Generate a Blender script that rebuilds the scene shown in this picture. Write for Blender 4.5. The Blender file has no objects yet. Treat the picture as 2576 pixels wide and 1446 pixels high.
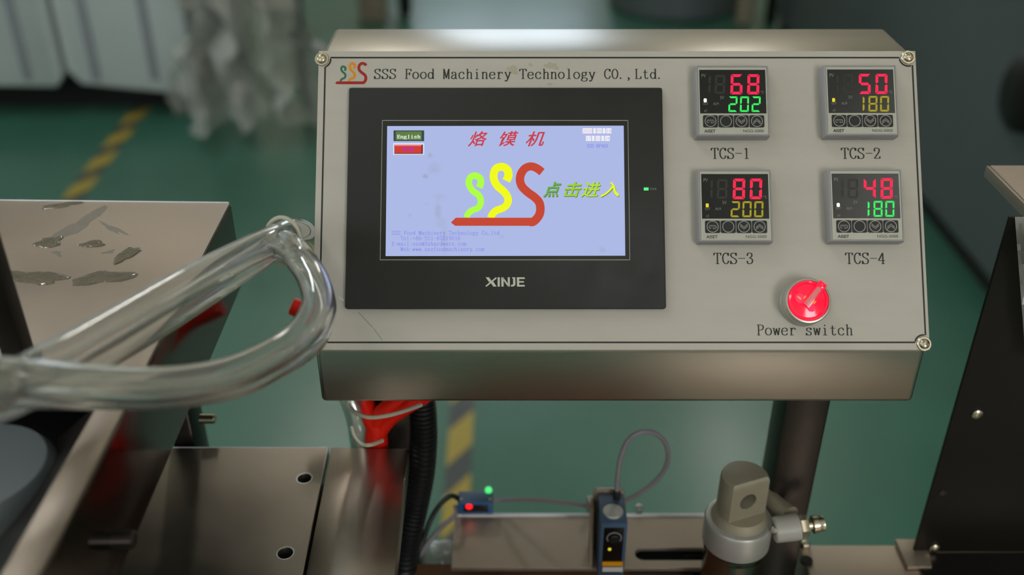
import bpy, bmesh, math, random
from mathutils import Vector, Matrix, noise

random.seed(7)
S = bpy.context.scene
C = S.collection
W_PX, H_PX, F_PX = 2576.0, 1446.0, 2504.0
PITCH = math.radians(31.0)
CAM = Vector((0, 0, 1.55))
FWD = Vector((0, math.cos(PITCH), -math.sin(PITCH)))
RGT = Vector((1, 0, 0))
UPV = Vector((0, math.sin(PITCH), math.cos(PITCH)))

# ---------------------------------------------------------------- camera, world, light, exposure
cd = bpy.data.cameras.new('camera')
cam = bpy.data.objects.new('camera', cd); C.objects.link(cam)
cd.sensor_width = 36.0; cd.lens = 36.0 * F_PX / W_PX
cd.clip_start = 0.02; cd.clip_end = 100
cam.location = CAM; cam.rotation_euler = (math.pi / 2 - PITCH, 0, 0)
cd.dof.use_dof = True; cd.dof.focus_distance = 0.645; cd.dof.aperture_fstop = 3.8
S.camera = cam
S.view_settings.view_transform = 'Standard'; S.view_settings.look = 'None'
S.view_settings.gamma = 1.0; S.view_settings.use_curve_mapping = False
S.view_settings.exposure = 0.0
w = bpy.data.worlds.new('world'); S.world = w; w.use_nodes = True
w.node_tree.nodes['Background'].inputs[0].default_value = (0.62, 0.72, 0.85, 1)
w.node_tree.nodes['Background'].inputs[1].default_value = 0.6
WIN_KEY, WIN_BACK, WIN_SIDE, LAMP, SKY = 10.8, 2.6, 4.2, 13.5, 19.5     # radiance of daylight windows and ceiling lamps

# ---------------------------------------------------------------- helpers
def ray(px, py):
    return FWD + RGT * ((px - W_PX / 2) / F_PX) + UPV * (-(py - H_PX / 2) / F_PX)
def at_d(px, py, d): return CAM + ray(px, py) * d
def at_z(px, py, z):
    r = ray(px, py); return CAM + r * ((z - CAM.z) / r.z)
def at_y(px, py, y):
    r = ray(px, py); return CAM + r * ((y - CAM.y) / r.y)
def at_x(px, py, x):
    r = ray(px, py); return CAM + r * (x / r.x)

def srgb(r, g, b):
    f = lambda c: (c / 255 / 12.92) if c / 255 <= 0.04045 else ((c / 255 + 0.055) / 1.055) ** 2.4
    return (f(r), f(g), f(b), 1)

def mat(name, col, rough=0.5, metal=0.0, spec=0.5, coat=0.0, coat_rough=0.1, trans=0.0, ior=1.45, emit=None, es=1.0,
        var=0.0, vscale=8.0, stretch=(1, 1, 1), rvar=0.0, bump=0.0, bscale=40.0, aniso=0.0):
    m = bpy.data.materials.new(name); m.use_nodes = True
    nt = m.node_tree; b = nt.nodes['Principled BSDF']; L = nt.links
    b.inputs['Base Color'].default_value = col
    b.inputs['Roughness'].default_value = rough; b.inputs['Metallic'].default_value = metal
    b.inputs['Specular IOR Level'].default_value = spec; b.inputs['IOR'].default_value = ior
    b.inputs['Coat Weight'].default_value = coat; b.inputs['Coat Roughness'].default_value = coat_rough
    b.inputs['Transmission Weight'].default_value = trans
    b.inputs['Anisotropic'].default_value = aniso
    if emit:
        b.inputs['Emission Color'].default_value = emit; b.inputs['Emission Strength'].default_value = es
    if var or rvar or bump:
        tc = nt.nodes.new('ShaderNodeTexCoord'); mp = nt.nodes.new('ShaderNodeMapping')
        mp.inputs['Scale'].default_value = stretch
        L.new(tc.outputs['Object'], mp.inputs[0])
        n = nt.nodes.new('ShaderNodeTexNoise'); n.inputs['Scale'].default_value = vscale
        n.inputs['Detail'].default_value = 6; n.inputs['Roughness'].default_value = 0.6
        L.new(mp.outputs[0], n.inputs[0])
        if var:
            r = nt.nodes.new('ShaderNodeMapRange')
            r.inputs['From Min'].default_value = 0.3; r.inputs['From Max'].default_value = 0.7
            r.inputs['To Min'].default_value = 1 - var; r.inputs['To Max'].default_value = 1 + var
            L.new(n.outputs[0], r.inputs[0])
            h = nt.nodes.new('ShaderNodeVectorMath'); h.operation = 'SCALE'
            h.inputs[0].default_value = col[:3]
            L.new(r.outputs[0], h.inputs['Scale']); L.new(h.outputs[0], b.inputs['Base Color'])
        if rvar:
            r = nt.nodes.new('ShaderNodeMapRange')
            r.inputs['From Min'].default_value = 0.3; r.inputs['From Max'].default_value = 0.7
            r.inputs['To Min'].default_value = max(0, rough - rvar); r.inputs['To Max'].default_value = rough + rvar
            L.new(n.outputs[0], r.inputs[0]); L.new(r.outputs[0], b.inputs['Roughness'])
        if bump:
            n2 = nt.nodes.new('ShaderNodeTexNoise'); n2.inputs['Scale'].default_value = bscale
            n2.inputs['Detail'].default_value = 4
            L.new(mp.outputs[0], n2.inputs[0])
            bp = nt.nodes.new('ShaderNodeBump'); bp.inputs['Strength'].default_value = bump
            bp.inputs['Distance'].default_value = 0.002
            L.new(n2.outputs[0], bp.inputs['Height']); L.new(bp.outputs[0], b.inputs['Normal'])
    return m

def glow(name, col, s=1.0):
    m = mat(name, (0.01, 0.01, 0.01, 1), rough=0.4, spec=0.2, emit=col, es=s)
    return m

def smooth(me, ang=35):
    me.polygons.foreach_set('use_smooth', [True] * len(me.polygons))
    try: me.set_sharp_from_angle(angle=math.radians(ang))
    except Exception: pass

def link(name, me, m=None, parent=None, label=None, mx=None, shade=True):
    o = bpy.data.objects.new(name, me); C.objects.link(o)
    if m is not None and not me.materials: me.materials.append(m)
    if shade: smooth(me)
    if parent is not None: o.parent = parent
    if mx is not None: o.matrix_local = mx
    if label: o['label'] = label
    return o

def obj(name, bm, m, parent=None, label=None, origin=None, shade=True):
    """one mesh object out of a bmesh whose vertices are given in world (or the parent's) coordinates"""
    bmesh.ops.recalc_face_normals(bm, faces=bm.faces)
    me = bpy.data.meshes.new(name)
    if parent is not None and parent.get('_base'):
        b = Vector(parent['_base'])
        bmesh.ops.translate(bm, verts=bm.verts, vec=-b)
    bm.to_mesh(me); bm.free()
    return link(name, me, m, parent, label, shade=shade)

def thing(name, label, cat, loc=(0, 0, 0), group=None, world_parts=True):
    o = bpy.data.objects.new(name, None); C.objects.link(o)
    o.location = loc; o['label'] = label; o['category'] = cat
    o.empty_display_size = 0.02
    if world_parts: o['_base'] = list(loc)
    if group: o['group'] = group
    return o

def tag(o, label, cat, group=None):
    o['label'] = label; o['category'] = cat
    if group: o['group'] = group
    # move the origin to the base of the mesh
    vs = [v.co for v in o.data.vertices]
    if vs:
        c = sum(vs, Vector()) / len(vs); c.z = min(v.z for v in vs)
        o.data.transform(Matrix.Translation(-c)); o.location = o.location + c
    return o

def struct(o):
    o['kind'] = 'structure'; return o

def add_box(bm, c, s, rot=None, bev=0.0, seg=2):
    g = bmesh.ops.create_cube(bm, size=1.0)
    vs = g['verts']
    M = Matrix.Translation(Vector(c)) @ (rot.to_4x4() if rot is not None else Matrix.Identity(4)) @ Matrix.Diagonal((s[0], s[1], s[2], 1))
    bmesh.ops.transform(bm, matrix=M, verts=vs)
    if bev > 0:
        es = {e for v in vs for e in v.link_edges}
        bmesh.ops.bevel(bm, geom=list(es), offset=bev, segments=seg, affect='EDGES', profile=0.5)
    return bm

def box(c, s, rot=None, bev=0.0, seg=2): return add_box(bmesh.new(), c, s, rot, bev, seg)

def add_prism(bm, pts, vec, bev=0.0, seg=2):
    a = [bm.verts.new(p) for p in pts]; b = [bm.verts.new(Vector(p) + Vector(vec)) for p in pts]
    n = len(pts); fs = [bm.faces.new(a), bm.faces.new(list(reversed(b)))]
    for i in range(n): fs.append(bm.faces.new((a[i], b[i], b[(i + 1) % n], a[(i + 1) % n])))
    bmesh.ops.recalc_face_normals(bm, faces=fs)
    if bev > 0:
        es = {e for f in fs for e in f.edges}
        bmesh.ops.bevel(bm, geom=list(es), offset=bev, segments=seg, affect='EDGES', profile=0.5)
    return bm
def prism(pts, vec, bev=0.0, seg=2): return add_prism(bmesh.new(), pts, vec, bev, seg)

def catmull(pts, n=8, closed=False):
    P = [Vector(p) for p in pts]; out = []
    N = len(P); rng = range(N) if closed else range(N - 1)
    for i in rng:
        if closed: p0, p1, p2, p3 = P[(i - 1) % N], P[i], P[(i + 1) % N], P[(i + 2) % N]
        else: p0, p1, p2, p3 = P[max(i - 1, 0)], P[i], P[i + 1], P[min(i + 2, N - 1)]
        for k in range(n):
            t = k / n
            out.append(0.5 * ((2 * p1) + (p2 - p0) * t + (2 * p0 - 5 * p1 + 4 * p2 - p3) * t * t + (3 * p1 - p0 - 3 * p2 + p3) * t ** 3))
    if not closed: out.append(P[-1].copy())
    return out

def add_tube(bm, path, r, seg=16, cap=True, closed=False):
    path = [Vector(p) for p in path]; n = len(path)
    rf = r if callable(r) else (lambda i: r)
    tan = []
    for i in range(n):
        if closed: t = path[(i + 1) % n] - path[i - 1]
        else: t = path[min(i + 1, n - 1)] - path[max(i - 1, 0)]
        tan.append(t.normalized() if t.length > 1e-9 else Vector((0, 0, 1)))
    nrm = tan[0].orthogonal().normalized(); rings = []
    for i in range(n):
        nrm = (nrm - tan[i] * nrm.dot(tan[i]))
        nrm = nrm.normalized() if nrm.length > 1e-6 else tan[i].orthogonal().normalized()
        bn = tan[i].cross(nrm)
        rings.append([bm.verts.new(path[i] + (nrm * math.cos(2 * math.pi * k / seg) + bn * math.sin(2 * math.pi * k / seg)) * rf(i)) for k in range(seg)])
    for i in range(n if closed else n - 1):
        a, b = rings[i], rings[(i + 1) % n]
        for k in range(seg): bm.faces.new((a[k], a[(k + 1) % seg], b[(k + 1) % seg], b[k]))
    if cap and not closed:
        bm.faces.new(list(reversed(rings[0]))); bm.faces.new(rings[-1])
    return bm
def tube(path, r, seg=16, cap=True, closed=False): return add_tube(bmesh.new(), path, r, seg, cap, closed)

def add_lathe(bm, prof, M=None, seg=32):
    """prof: (radius, height) pairs from bottom to top about local z"""
    rings = []
    for (r, h) in prof:
        if r < 1e-7: rings.append([bm.verts.new((0, 0, h))])
        else: rings.append([bm.verts.new((r * math.cos(2 * math.pi * k / seg), r * math.sin(2 * math.pi * k / seg), h)) for k in range(seg)])
    fs = []
    for a, b in zip(rings, rings[1:]):
        for k in range(seg):
            k2 = (k + 1) % seg
            if len(a) == 1 and len(b) == 1: continue
            if len(a) == 1: fs.append(bm.faces.new((a[0], b[k], b[k2])))
            elif len(b) == 1: fs.append(bm.faces.new((a[k], a[k2], b[0])))
            else: fs.append(bm.faces.new((a[k], a[k2], b[k2], b[k])))
    if len(rings[0]) > 1: bm.faces.new(list(reversed(rings[0])))
    if len(rings[-1]) > 1: bm.faces.new(rings[-1])
    if M is not None:
        bmesh.ops.transform(bm, matrix=M, verts=[v for r in rings for v in r])
    return bm
def lathe(prof, M=None, seg=32): return add_lathe(bmesh.new(), prof, M, seg)

def frame(o, z, x=None):
    z = Vector(z).normalized()
    x = Vector(x) if x is not None else z.orthogonal()
    x = (x - z * x.dot(z)).normalized(); y = z.cross(x)
    M = Matrix.Identity(4)
    for i, v in enumerate((x, y, z)): M[0][i], M[1][i], M[2][i] = v
    M.translation = Vector(o); return M

def curve_mesh(loops, ext, bev=0.0, z=0.0):
    """flat outline with holes (first loop outer), filled and extruded by +-ext about z"""
    cu = bpy.data.curves.new('outline', 'CURVE'); cu.dimensions = '2D'; cu.fill_mode = 'BOTH'
    cu.extrude = max(ext - bev, 0); cu.bevel_depth = bev; cu.bevel_resolution = 2; cu.offset = -bev
    for lp in loops:
        sp = cu.splines.new('POLY'); sp.points.add(len(lp) - 1); sp.use_cyclic_u = True
        for p, q in zip(sp.points, lp): p.co = (q[0], q[1], 0, 1)
    o = bpy.data.objects.new('outline', cu); C.objects.link(o)
    bpy.context.view_layer.update()
    me = bpy.data.meshes.new_from_object(o.evaluated_get(bpy.context.evaluated_depsgraph_get()))
    bpy.data.objects.remove(o); bpy.data.curves.remove(cu)
    me.transform(Matrix.Translation((0, 0, z)))
    return me

def bm_of(me):
    bm = bmesh.new(); bm.from_mesh(me); bpy.data.meshes.remove(me); return bm

def circle(cx, cy, r, n=28): return [(cx + r * math.cos(2 * math.pi * k / n), cy + r * math.sin(2 * math.pi * k / n)) for k in range(n)]

def boolean(me, cutters):
    o = bpy.data.objects.new('b', me); C.objects.link(o); cs = []
    for cm in cutters:
        c = bpy.data.objects.new('c', cm); C.objects.link(c); cs.append(c)
        md = o.modifiers.new('x', 'BOOLEAN'); md.object = c; md.operation = 'DIFFERENCE'; md.solver = 'EXACT'
    bpy.context.view_layer.update()
    r = bpy.data.meshes.new_from_object(o.evaluated_get(bpy.context.evaluated_depsgraph_get()))
    for c in [o] + cs: bpy.data.objects.remove(c)
    return r
def mesh_of(bm):
    bmesh.ops.recalc_face_normals(bm, faces=bm.faces)
    me = bpy.data.meshes.new('m'); bm.to_mesh(me); bm.free(); return me

# ---------------------------------------------------------------- print: serif stroke letters (cell 10 wide, capitals 13.3 high)
def el(cx, cy, rx, ry): return ('O', [(cx + rx * math.cos(t * math.pi / 8), cy + ry * math.sin(t * math.pi / 8)) for t in range(16)])
def Ln(*p): return ('L', list(p))
def Cv(*p): return ('C', list(p))
def Dt(x, y, r=0.95): return ('D', (x, y, r))
B = 0.35
G = {
 'S': [Ln((8.3, 13.4), (8.3, 9.8)), Cv((8.2, 10.6), (7.2, 12.6), (5, 13.2), (2.5, 12.3), (1.8, 10.3), (3, 8.3), (5.5, 6.9), (7.8, 5.3), (8.5, 3.2), (7.4, 1.0), (5, 0.25), (2.6, 1.0), (1.4, 3.6)), Ln((1.4, 0), (1.4, 3.8))],
 'F': [Ln((3, 0), (3, 13.3)), Ln((1.3, 13.1), (8.7, 13.1)), Ln((8.5, 13.3), (9.1, 10.2)), Ln((3, 7), (6.8, 7)), Ln((7, 9), (7, 5)), Ln((1.2, B), (5, B))],
 'E': [Ln((3, 0), (3, 13.3)), Ln((1.3, 13.1), (8.4, 13.1)), Ln((8.3, 13.3), (8.7, 10.4)), Ln((3, 7), (6.6, 7)), Ln((6.8, 8.8), (6.8, 5.2)), Ln((1.2, B), (8.6, B)), Ln((8.6, 0), (9, 3))],
 'o': [el(5, 4.75, 3.6, 4.4)],
 'd': [el(4.5, 4.6, 3.0, 4.2), Ln((7.7, 0.2), (7.7, 13.6)), Ln((6, 13.2), (7.7, 13.4)), Ln((7.7, B), (9.3, B + .2))],
 'b': [el(5.4, 4.6, 3.0, 4.2), Ln((2.3, 0.2), (2.3, 13.6)), Ln((0.8, 13.2), (2.3, 13.4))],
 'M': [Ln((1.9, 0), (1.9, 13.3)), Ln((8.2, 0), (8.2, 13.3)), Ln((2, 13.2), (5, 1.2)), Ln((5, 1.2), (8.1, 13.2)), Ln((0.7, B), (3.2, B)), Ln((6.8, B), (9.4, B)), Ln((0.7, 13.1), (2.6, 13.1)), Ln((7.7, 13.1), (9.4, 13.1))],
 'a': [Cv((2.2, 7.2), (3, 8.9), (5, 9.2), (6.9, 8.3), (7.2, 6.4), (7.2, 1.5), (8, 0.4), (9.2, 0.8)), Cv((7, 5.6), (3.6, 4.7), (1.8, 2.6), (2.8, 0.6), (4.8, 0.3), (7, 2)), Dt(2.6, 7.1, .8)],
 'c': [Cv((8, 7.2), (6.6, 9), (4.8, 9.2), (2.3, 7.7), (1.6, 4.7), (2.4, 1.6), (4.9, 0.3), (7, 0.8), (8.3, 2.6)), Dt(7.7, 7.2, .95)],
 'h': [Ln((2.6, 0), (2.6, 13.6)), Ln((1, 13.2), (2.6, 13.4)), Cv((2.6, 7.2), (4.4, 9), (6.2, 9.1), (7.4, 7.8), (7.5, 5.5), (7.5, 0.2)), Ln((1.1, B), (4.3, B)), Ln((6, B), (9.2, B))],
 'i': [Ln((5, 0), (5, 9.2)), Ln((2.8, 9), (5, 9.1)), Ln((2.4, B), (7.7, B)), Dt(4.9, 12.4)],
 'n': [Ln((2.6, 0), (2.6, 9.3)), Ln((1, 9), (2.6, 9.2)), Cv((2.6, 7), (4.4, 8.9), (6.2, 9.1), (7.4, 7.8), (7.5, 5.5), (7.5, 0.2)), Ln((1.1, B), (4.3, B)), Ln((6, B), (9.2, B))],
 'm': [Ln((1.6, 0), (1.6, 9.2)), Ln((0.3, 9), (1.6, 9.2)), Cv((1.6, 7.4), (3, 9.1), (4.5, 8.8), (5, 7), (5, 0.2)), Cv((5, 7.4), (6.6, 9.1), (8, 8.8), (8.5, 7), (8.5, 0.2)), Ln((0.4, B), (2.7, B)), Ln((4, B), (6, B)), Ln((7.5, B), (9.6, B))],
 'e': [Ln((1.8, 5.2), (8.2, 5.2)), Cv((8.2, 5.3), (7.6, 8.1), (5, 9.2), (2.4, 7.9), (1.5, 4.8), (2.4, 1.6), (5, 0.3), (7.2, 0.9), (8.4, 2.6))],
 'r': [Ln((3.3, 0), (3.3, 9.2)), Ln((1.4, 9), (3.3, 9.2)), Cv((3.3, 5.6), (4.6, 8.3), (6.4, 9.2), (7.8, 8.6)), Dt(7.9, 7.9, .9), Ln((1.4, B), (6.2, B))],
 'y': [Ln((2, 9), (5.3, 0.4)), Ln((8.2, 9), (5.3, 0.4)), Cv((5.4, 0.8), (4.5, -1.6), (3.2, -3.0), (1.9, -2.8)), Dt(2.1, -2.4, .8), Ln((0.7, 9), (3.7, 9)), Ln((6.7, 9), (9.5, 9))],
 'T': [Ln((1, 13.1), (9, 13.1)), Ln((1.1, 13.3), (0.6, 10.4)), Ln((8.9, 13.3), (9.4, 10.4)), Ln((5, 0), (5, 13.2)), Ln((2.9, B), (7.1, B))],
 'l': [Ln((5, 0), (5, 13.6)), Ln((2.8, 13.2), (5, 13.4)), Ln((2.3, B), (7.7, B))],
 'g': [el(4.7, 6.6, 2.6, 2.5), Cv((6.8, 8.2), (7.8, 9.2), (9, 9)), Cv((3.2, 4.4), (2.2, 2.9), (3, 1.8), (6.4, 1.5), (8.5, 0.2), (7.7, -2.3), (4.8, -3.1), (1.9, -2.4), (1.5, -0.6), (3.2, 1.5))],
 'C': [Cv((8.6, 10), (7.3, 12.5), (5.2, 13.2), (2.5, 11), (1.6, 6.8), (2.5, 2.6), (5.2, 0.3), (7.6, 1.2), (8.8, 4)), Ln((8.6, 13.3), (8.6, 9.8))],
 'O': [el(5, 6.7, 3.6, 6.4)],
 'L': [Ln((3, 0), (3, 13.2)), Ln((1.2, 13.1), (5, 13.1)), Ln((1.2, B), (8.5, B)), Ln((8.5, 0), (9, 3.4))],
 't': [Cv((4.3, 12.2), (4.3, 8), (4.3, 2.6), (5.2, 0.6), (6.8, 0.4), (8.2, 2)), Ln((1.6, 9), (7.8, 9))],
 'f': [Cv((7.8, 12), (6.2, 13.2), (4.8, 12.2), (4.5, 10), (4.5, 0.2)), Ln((1.8, 9), (7.4, 9)), Ln((2.4, B), (7, B))],
 'P': [Ln((2.8, 0), (2.8, 13.2)), Ln((1, 13.1), (5, 13.1)), Cv((2.8, 13.1), (6, 13), (8.4, 11.6), (8.4, 8.6), (6.4, 6.8), (2.8, 6.5)), Ln((1, B), (4.8, B))],
 'B': [Ln((2.8, 0), (2.8, 13.2)), Cv((1, 13.1), (5.6, 13), (7.8, 11.6), (7.6, 8.4), (5.4, 7.1), (2.8, 7)), Cv((2.8, 7), (6, 6.9), (8.6, 5.2), (8.4, 1.8), (6, 0.3), (1, 0.3))],
 'w': [Ln((1.5, 9), (3.2, 0.3)), Ln((3.2, 0.3), (5, 8.6)), Ln((5, 8.6), (6.9, 0.3)), Ln((6.9, 0.3), (8.6, 9)), Ln((0.4, 9), (2.7, 9)), Ln((7.3, 9), (9.6, 9))],
 'W': [Ln((1.4, 13.2), (3.1, 0.2)), Ln((3.1, 0.2), (5, 12)), Ln((5, 12), (6.9, 0.2)), Ln((6.9, 0.2), (8.7, 13.2)), Ln((0.4, 13.1), (2.7, 13.1)), Ln((7.3, 13.1), (9.6, 13.1))],
 's': [Cv((7.5, 6.8), (6.5, 8.8), (4.7, 9.2), (2.6, 8.2), (2.7, 6.2), (4.8, 5), (7, 3.9), (7.8, 2.3), (6.8, 0.7), (4.8, 0.25), (2.8, 1), (1.9, 2.8)), Ln((7.6, 9.3), (7.6, 6.6)), Ln((1.8, 0.1), (1.8, 3))],
 '1': [Ln((5.2, 0), (5.2, 13.3)), Ln((2.9, 11.8), (5.2, 13)), Ln((2.6, B), (7.9, B))],
 '2': [Cv((1.9, 10), (2.6, 12.5), (5, 13.2), (7.7, 12), (8, 9.6), (6.2, 6.2), (3.4, 2.8), (1.6, 0.7)), Ln((1.6, .6), (8.3, .6)), Ln((8.2, 0.2), (8.8, 3.2)), Dt(2.3, 10, .9)],
 '3': [Cv((2, 10.8), (3, 12.7), (5.2, 13.2), (7.6, 12), (7.3, 8.9), (4.4, 7.2)), Cv((4.4, 7.2), (7.4, 6.2), (8.4, 3.6), (7.2, 1.1), (4.8, 0.25), (2.6, 1), (1.7, 2.8)), Dt(2.3, 10.6, .8), Dt(2.1, 2.8, .9)],
 '4': [Ln((6.6, 0), (6.6, 13.2)), Ln((6.5, 13.1), (1.2, 4.2)), Ln((1.1, 4.1), (9.2, 4.1)), Ln((4.6, B), (8.6, B))],
 '5': [Ln((2.4, 13), (7.9, 13)), Ln((2.5, 13), (2.2, 7)), Cv((2.2, 7), (5, 8.5), (7.8, 7), (8.3, 4), (7, 1), (4.6, 0.25), (2, 1.6), (1.8, 3))],
 '6': [Cv((7.9, 11.2), (6.4, 13.1), (3.6, 11.6), (2, 7), (2, 3.6), (3.4, 0.8), (5.4, 0.25), (8, 1.9), (8.1, 5.4), (6.2, 7.7), (3.8, 7.2), (2.2, 5))],
 '7': [Ln((1.6, 12.9), (8.6, 12.9)), Ln((1.6, 13), (1.5, 10.6)), Cv((8.6, 12.8), (5.8, 7), (4.6, 0.2))],
 '8': [el(5, 10, 2.8, 3.1), el(5, 3.5, 3.3, 3.2)],
 '9': [Cv((2.1, 2.1), (3.6, 0.2), (6.4, 1.7), (8, 6.3), (8, 9.7), (6.6, 12.5), (4.6, 13.05), (2, 11.4), (1.9, 7.9), (3.8, 5.6), (6.2, 6.1), (7.8, 8.3))],
 '0': [el(5, 6.7, 3.2, 6.4)],
 '-': [Ln((0.9, 6.8), (9.3, 6.8))], '.': [Dt(2.3, 1.0, 1.2)], ',': [Dt(2.6, 1.2, 1.2), Cv((3.4, 1.2), (3.2, -0.8), (1.8, -2.2))],
 ':': [Dt(5, 1.6, 1.1), Dt(5, 7.8, 1.1)], '+': [Ln((1, 6.5), (9, 6.5)), Ln((5, 2.5), (5, 10.5))],
 '@': [el(5, 6, 4.2, 5.6), el(5, 6, 1.9, 2.6), Cv((6.9, 8.4), (6.8, 4.4), (8, 3.6), (9.1, 5.4))],
}
def add_ribbon(bm, pts, wf, closed=False, z=0.0, T=None):
    n = len(pts); prev = None; first = None
    for i in range(n):
        p = Vector(pts[i][:2])
        if closed: t = Vector(pts[(i + 1) % n][:2]) - Vector(pts[i - 1][:2])
        else: t = Vector(pts[min(i + 1, n - 1)][:2]) - Vector(pts[max(i - 1, 0)][:2])
        if t.length < 1e-9: t = Vector((1, 0))
        t.normalize(); nn = Vector((-t.y, t.x)); hw = wf(t, i) / 2
        a, b = p + nn * hw, p - nn * hw
        va = bm.verts.new(T(a.x, a.y)); vb = bm.verts.new(T(b.x, b.y))
        if prev: bm.faces.new((prev[0], prev[1], vb, va))
        else: first = (va, vb)
        prev = (va, vb)
    if closed: bm.faces.new((prev[0], prev[1], first[1], first[0]))

def serif_text(bm, s, p0, p1, h, thick=1.6, thin=0.8, slant=0.0, tall=1.0):
    """letters along the line p0->p1 (local panel coordinates), h = height of the print above the plate"""
    p0 = Vector(p0[:2]); p1 = Vector(p1[:2]); n = len(s)
    ax = (p1 - p0) / n / 10.0; ay = Vector((-ax.y, ax.x)) * tall
    for i, ch in enumerate(s):
        if ch == ' ': continue
        o = p0 + ax * 10 * i
        T = lambda x, y, o=o: Vector(((o + ax * (x + y * slant) + ay * y).x, (o + ax * (x + y * slant) + ay * y).y, h))
        nib = lambda t, i: thin + (thick - thin) * min(1, abs(t.y) ** 1.3)
        for kind, d in G[ch]:
            if kind == 'L': add_ribbon(bm, d, nib, T=T)
            elif kind == 'C': add_ribbon(bm, catmull([Vector((a, b, 0)) for a, b in d], 5), nib, T=T)
            elif kind == 'O': add_ribbon(bm, catmull([Vector((a, b, 0)) for a, b in d], 2, True), nib, closed=True, T=T)
            else:
                r = max(d[2], thick * .6)
                bm.faces.new([bm.verts.new(T(d[0] + r * math.cos(k * .785), d[1] + r * math.sin(k * .785))) for k in range(8)])
    for f in bm.faces:
        if f.normal.z < 0: f.normal_flip()

def font_text(s, m, parent, p0, p1, h, height=None, bold=0.0, shear=0.0, name='lettering', label=None, tall=None):
    """plain letters from the built-in face, stretched to span p0->p1"""
    cu = bpy.data.curves.new('t', 'FONT'); cu.body = s; cu.size = 1; cu.offset = bold; cu.shear = shear; cu.resolution_u = 3
    o = bpy.data.objects.new('t', cu); C.objects.link(o); bpy.context.view_layer.update()
    me = bpy.data.meshes.new_from_object(o.evaluated_get(bpy.context.evaluated_depsgraph_get()))
    bpy.data.objects.remove(o); bpy.data.curves.remove(cu)
    xs = [v.co.x for v in me.vertices]; ys = [v.co.y for v in me.vertices]
    x0, x1, y0, y1 = min(xs), max(xs), min(ys), max(ys)
    p0 = Vector(p0[:2]); p1 = Vector(p1[:2]); L = (p1 - p0).length; a = (p1 - p0).normalized(); b = Vector((-a.y, a.x))
    sx = L / (x1 - x0); sy = (height / (y1 - y0)) if height else sx
    for v in me.vertices:
        q = p0 + a * ((v.co.x - x0) * sx) + b * ((v.co.y - y0) * sy)
        v.co = (q.x, q.y, h)
    return link(name, me, m, parent, label, shade=False)

# ---------------------------------------------------------------- materials
M = {}
M['floor'] = mat('green epoxy floor', srgb(58, 104, 86), rough=0.36, coat=0.3, coat_rough=0.22, var=0.14, vscale=1.6, rvar=0.06, bump=0.06, bscale=3)
M['wall'] = mat('painted wall', srgb(214, 208, 190), rough=0.8, var=0.05, vscale=2)
M['ceiling'] = mat('painted ceiling', srgb(205, 203, 192), rough=0.85)
M['day'] = glow('daylight pane', (0.74, 0.87, 1.0, 1), WIN_BACK)
M['day_key'] = glow('bright daylight pane', (0.96, 0.98, 1.0, 1), WIN_KEY)
M['day_side'] = glow('side daylight pane', (0.85, 0.93, 1.0, 1), WIN_SIDE)
M['winframe'] = mat('white window frame', srgb(225, 228, 228), rough=0.4)
M['brushed'] = mat('brushed stainless steel', srgb(190, 184, 174), rough=0.31, metal=1, var=0.035, vscale=26, stretch=(1, 90, 90), rvar=0.025)
M['steel'] = mat('dull stainless steel', srgb(176, 161, 146), rough=0.44, metal=0.85, var=0.06, vscale=14, rvar=0.05, bump=0.04, bscale=300)
M['mirror'] = mat('polished stainless steel', srgb(96, 90, 88), rough=0.10, metal=1, var=0.06, vscale=10, rvar=0.03)
M['plate'] = mat('brushed bed plate', srgb(172, 160, 148), rough=0.30, metal=1, var=0.04, vscale=30, rvar=0.025)
M['bright'] = mat('bright cut edge', srgb(225, 225, 225), rough=0.3, metal=1)
M['edge_glint'] = mat('sheet edge with painted highlight', srgb(232, 232, 236), rough=0.35, metal=0.35)  # near-white colour stands in for the highlight along sheet edges
M['barrel'] = mat('polished cylinder barrel', srgb(150, 142, 132), rough=0.22, metal=1)
M['chrome'] = mat('screw steel', srgb(200, 190, 168), rough=0.27, metal=1)
M['dark_steel'] = mat('dark steel tube', srgb(74, 68, 64), rough=0.32, metal=0.9, var=0.12, vscale=10)
M['black'] = mat('black painted steel', srgb(22, 20, 16), rough=0.45, spec=0.3, var=0.15, vscale=10)
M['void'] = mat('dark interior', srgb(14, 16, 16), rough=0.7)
M['face'] = mat('silver printed face', srgb(181, 175, 163), rough=0.5, metal=0.15, var=0.035, vscale=14, stretch=(1, 5, 1), rvar=0.04, bump=0.02, bscale=300)
M['stain'] = mat('brown stain', srgb(168, 160, 140), rough=0.5)
M['ink'] = mat('black print', srgb(38, 40, 34), rough=0.5)
M['ink_green'] = mat('green print', srgb(48, 105, 72), rough=0.5)
M['ink_orange'] = mat('orange print', srgb(214, 136, 8), rough=0.5)
M['ink_red'] = mat('red print', srgb(158, 22, 6), rough=0.5)
M['bezel'] = mat('black touch panel glass', srgb(40, 40, 36), rough=0.5, spec=0.3, var=0.10, vscale=25, rvar=0.10)
M['line'] = mat('silver printed line', srgb(150, 146, 130), rough=0.5)
M['logo_pale'] = mat('pale grey print', srgb(200, 198, 182), rough=0.5)
M['ctl'] = mat('grey controller plastic', srgb(150, 147, 146), rough=0.5, var=0.02, vscale=40)
M['ctl_face'] = mat('silver controller face', srgb(176, 174, 160), rough=0.45, metal=0.2)
M['window'] = mat('smoked display window', srgb(30, 30, 27), rough=0.22, spec=0.4)
M['key'] = mat('black key', srgb(22, 24, 22), rough=0.4)
M['ring'] = mat('grey key ring', srgb(160, 158, 150), rough=0.35, metal=0.3)
M['sym'] = mat('grey key symbol', srgb(125, 122, 115), rough=0.5)
M['lab'] = mat('pale display caption', srgb(128, 126, 119), rough=0.6)
M['ghost'] = mat('unlit segment', srgb(42, 40, 36), rough=0.5)
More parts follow.
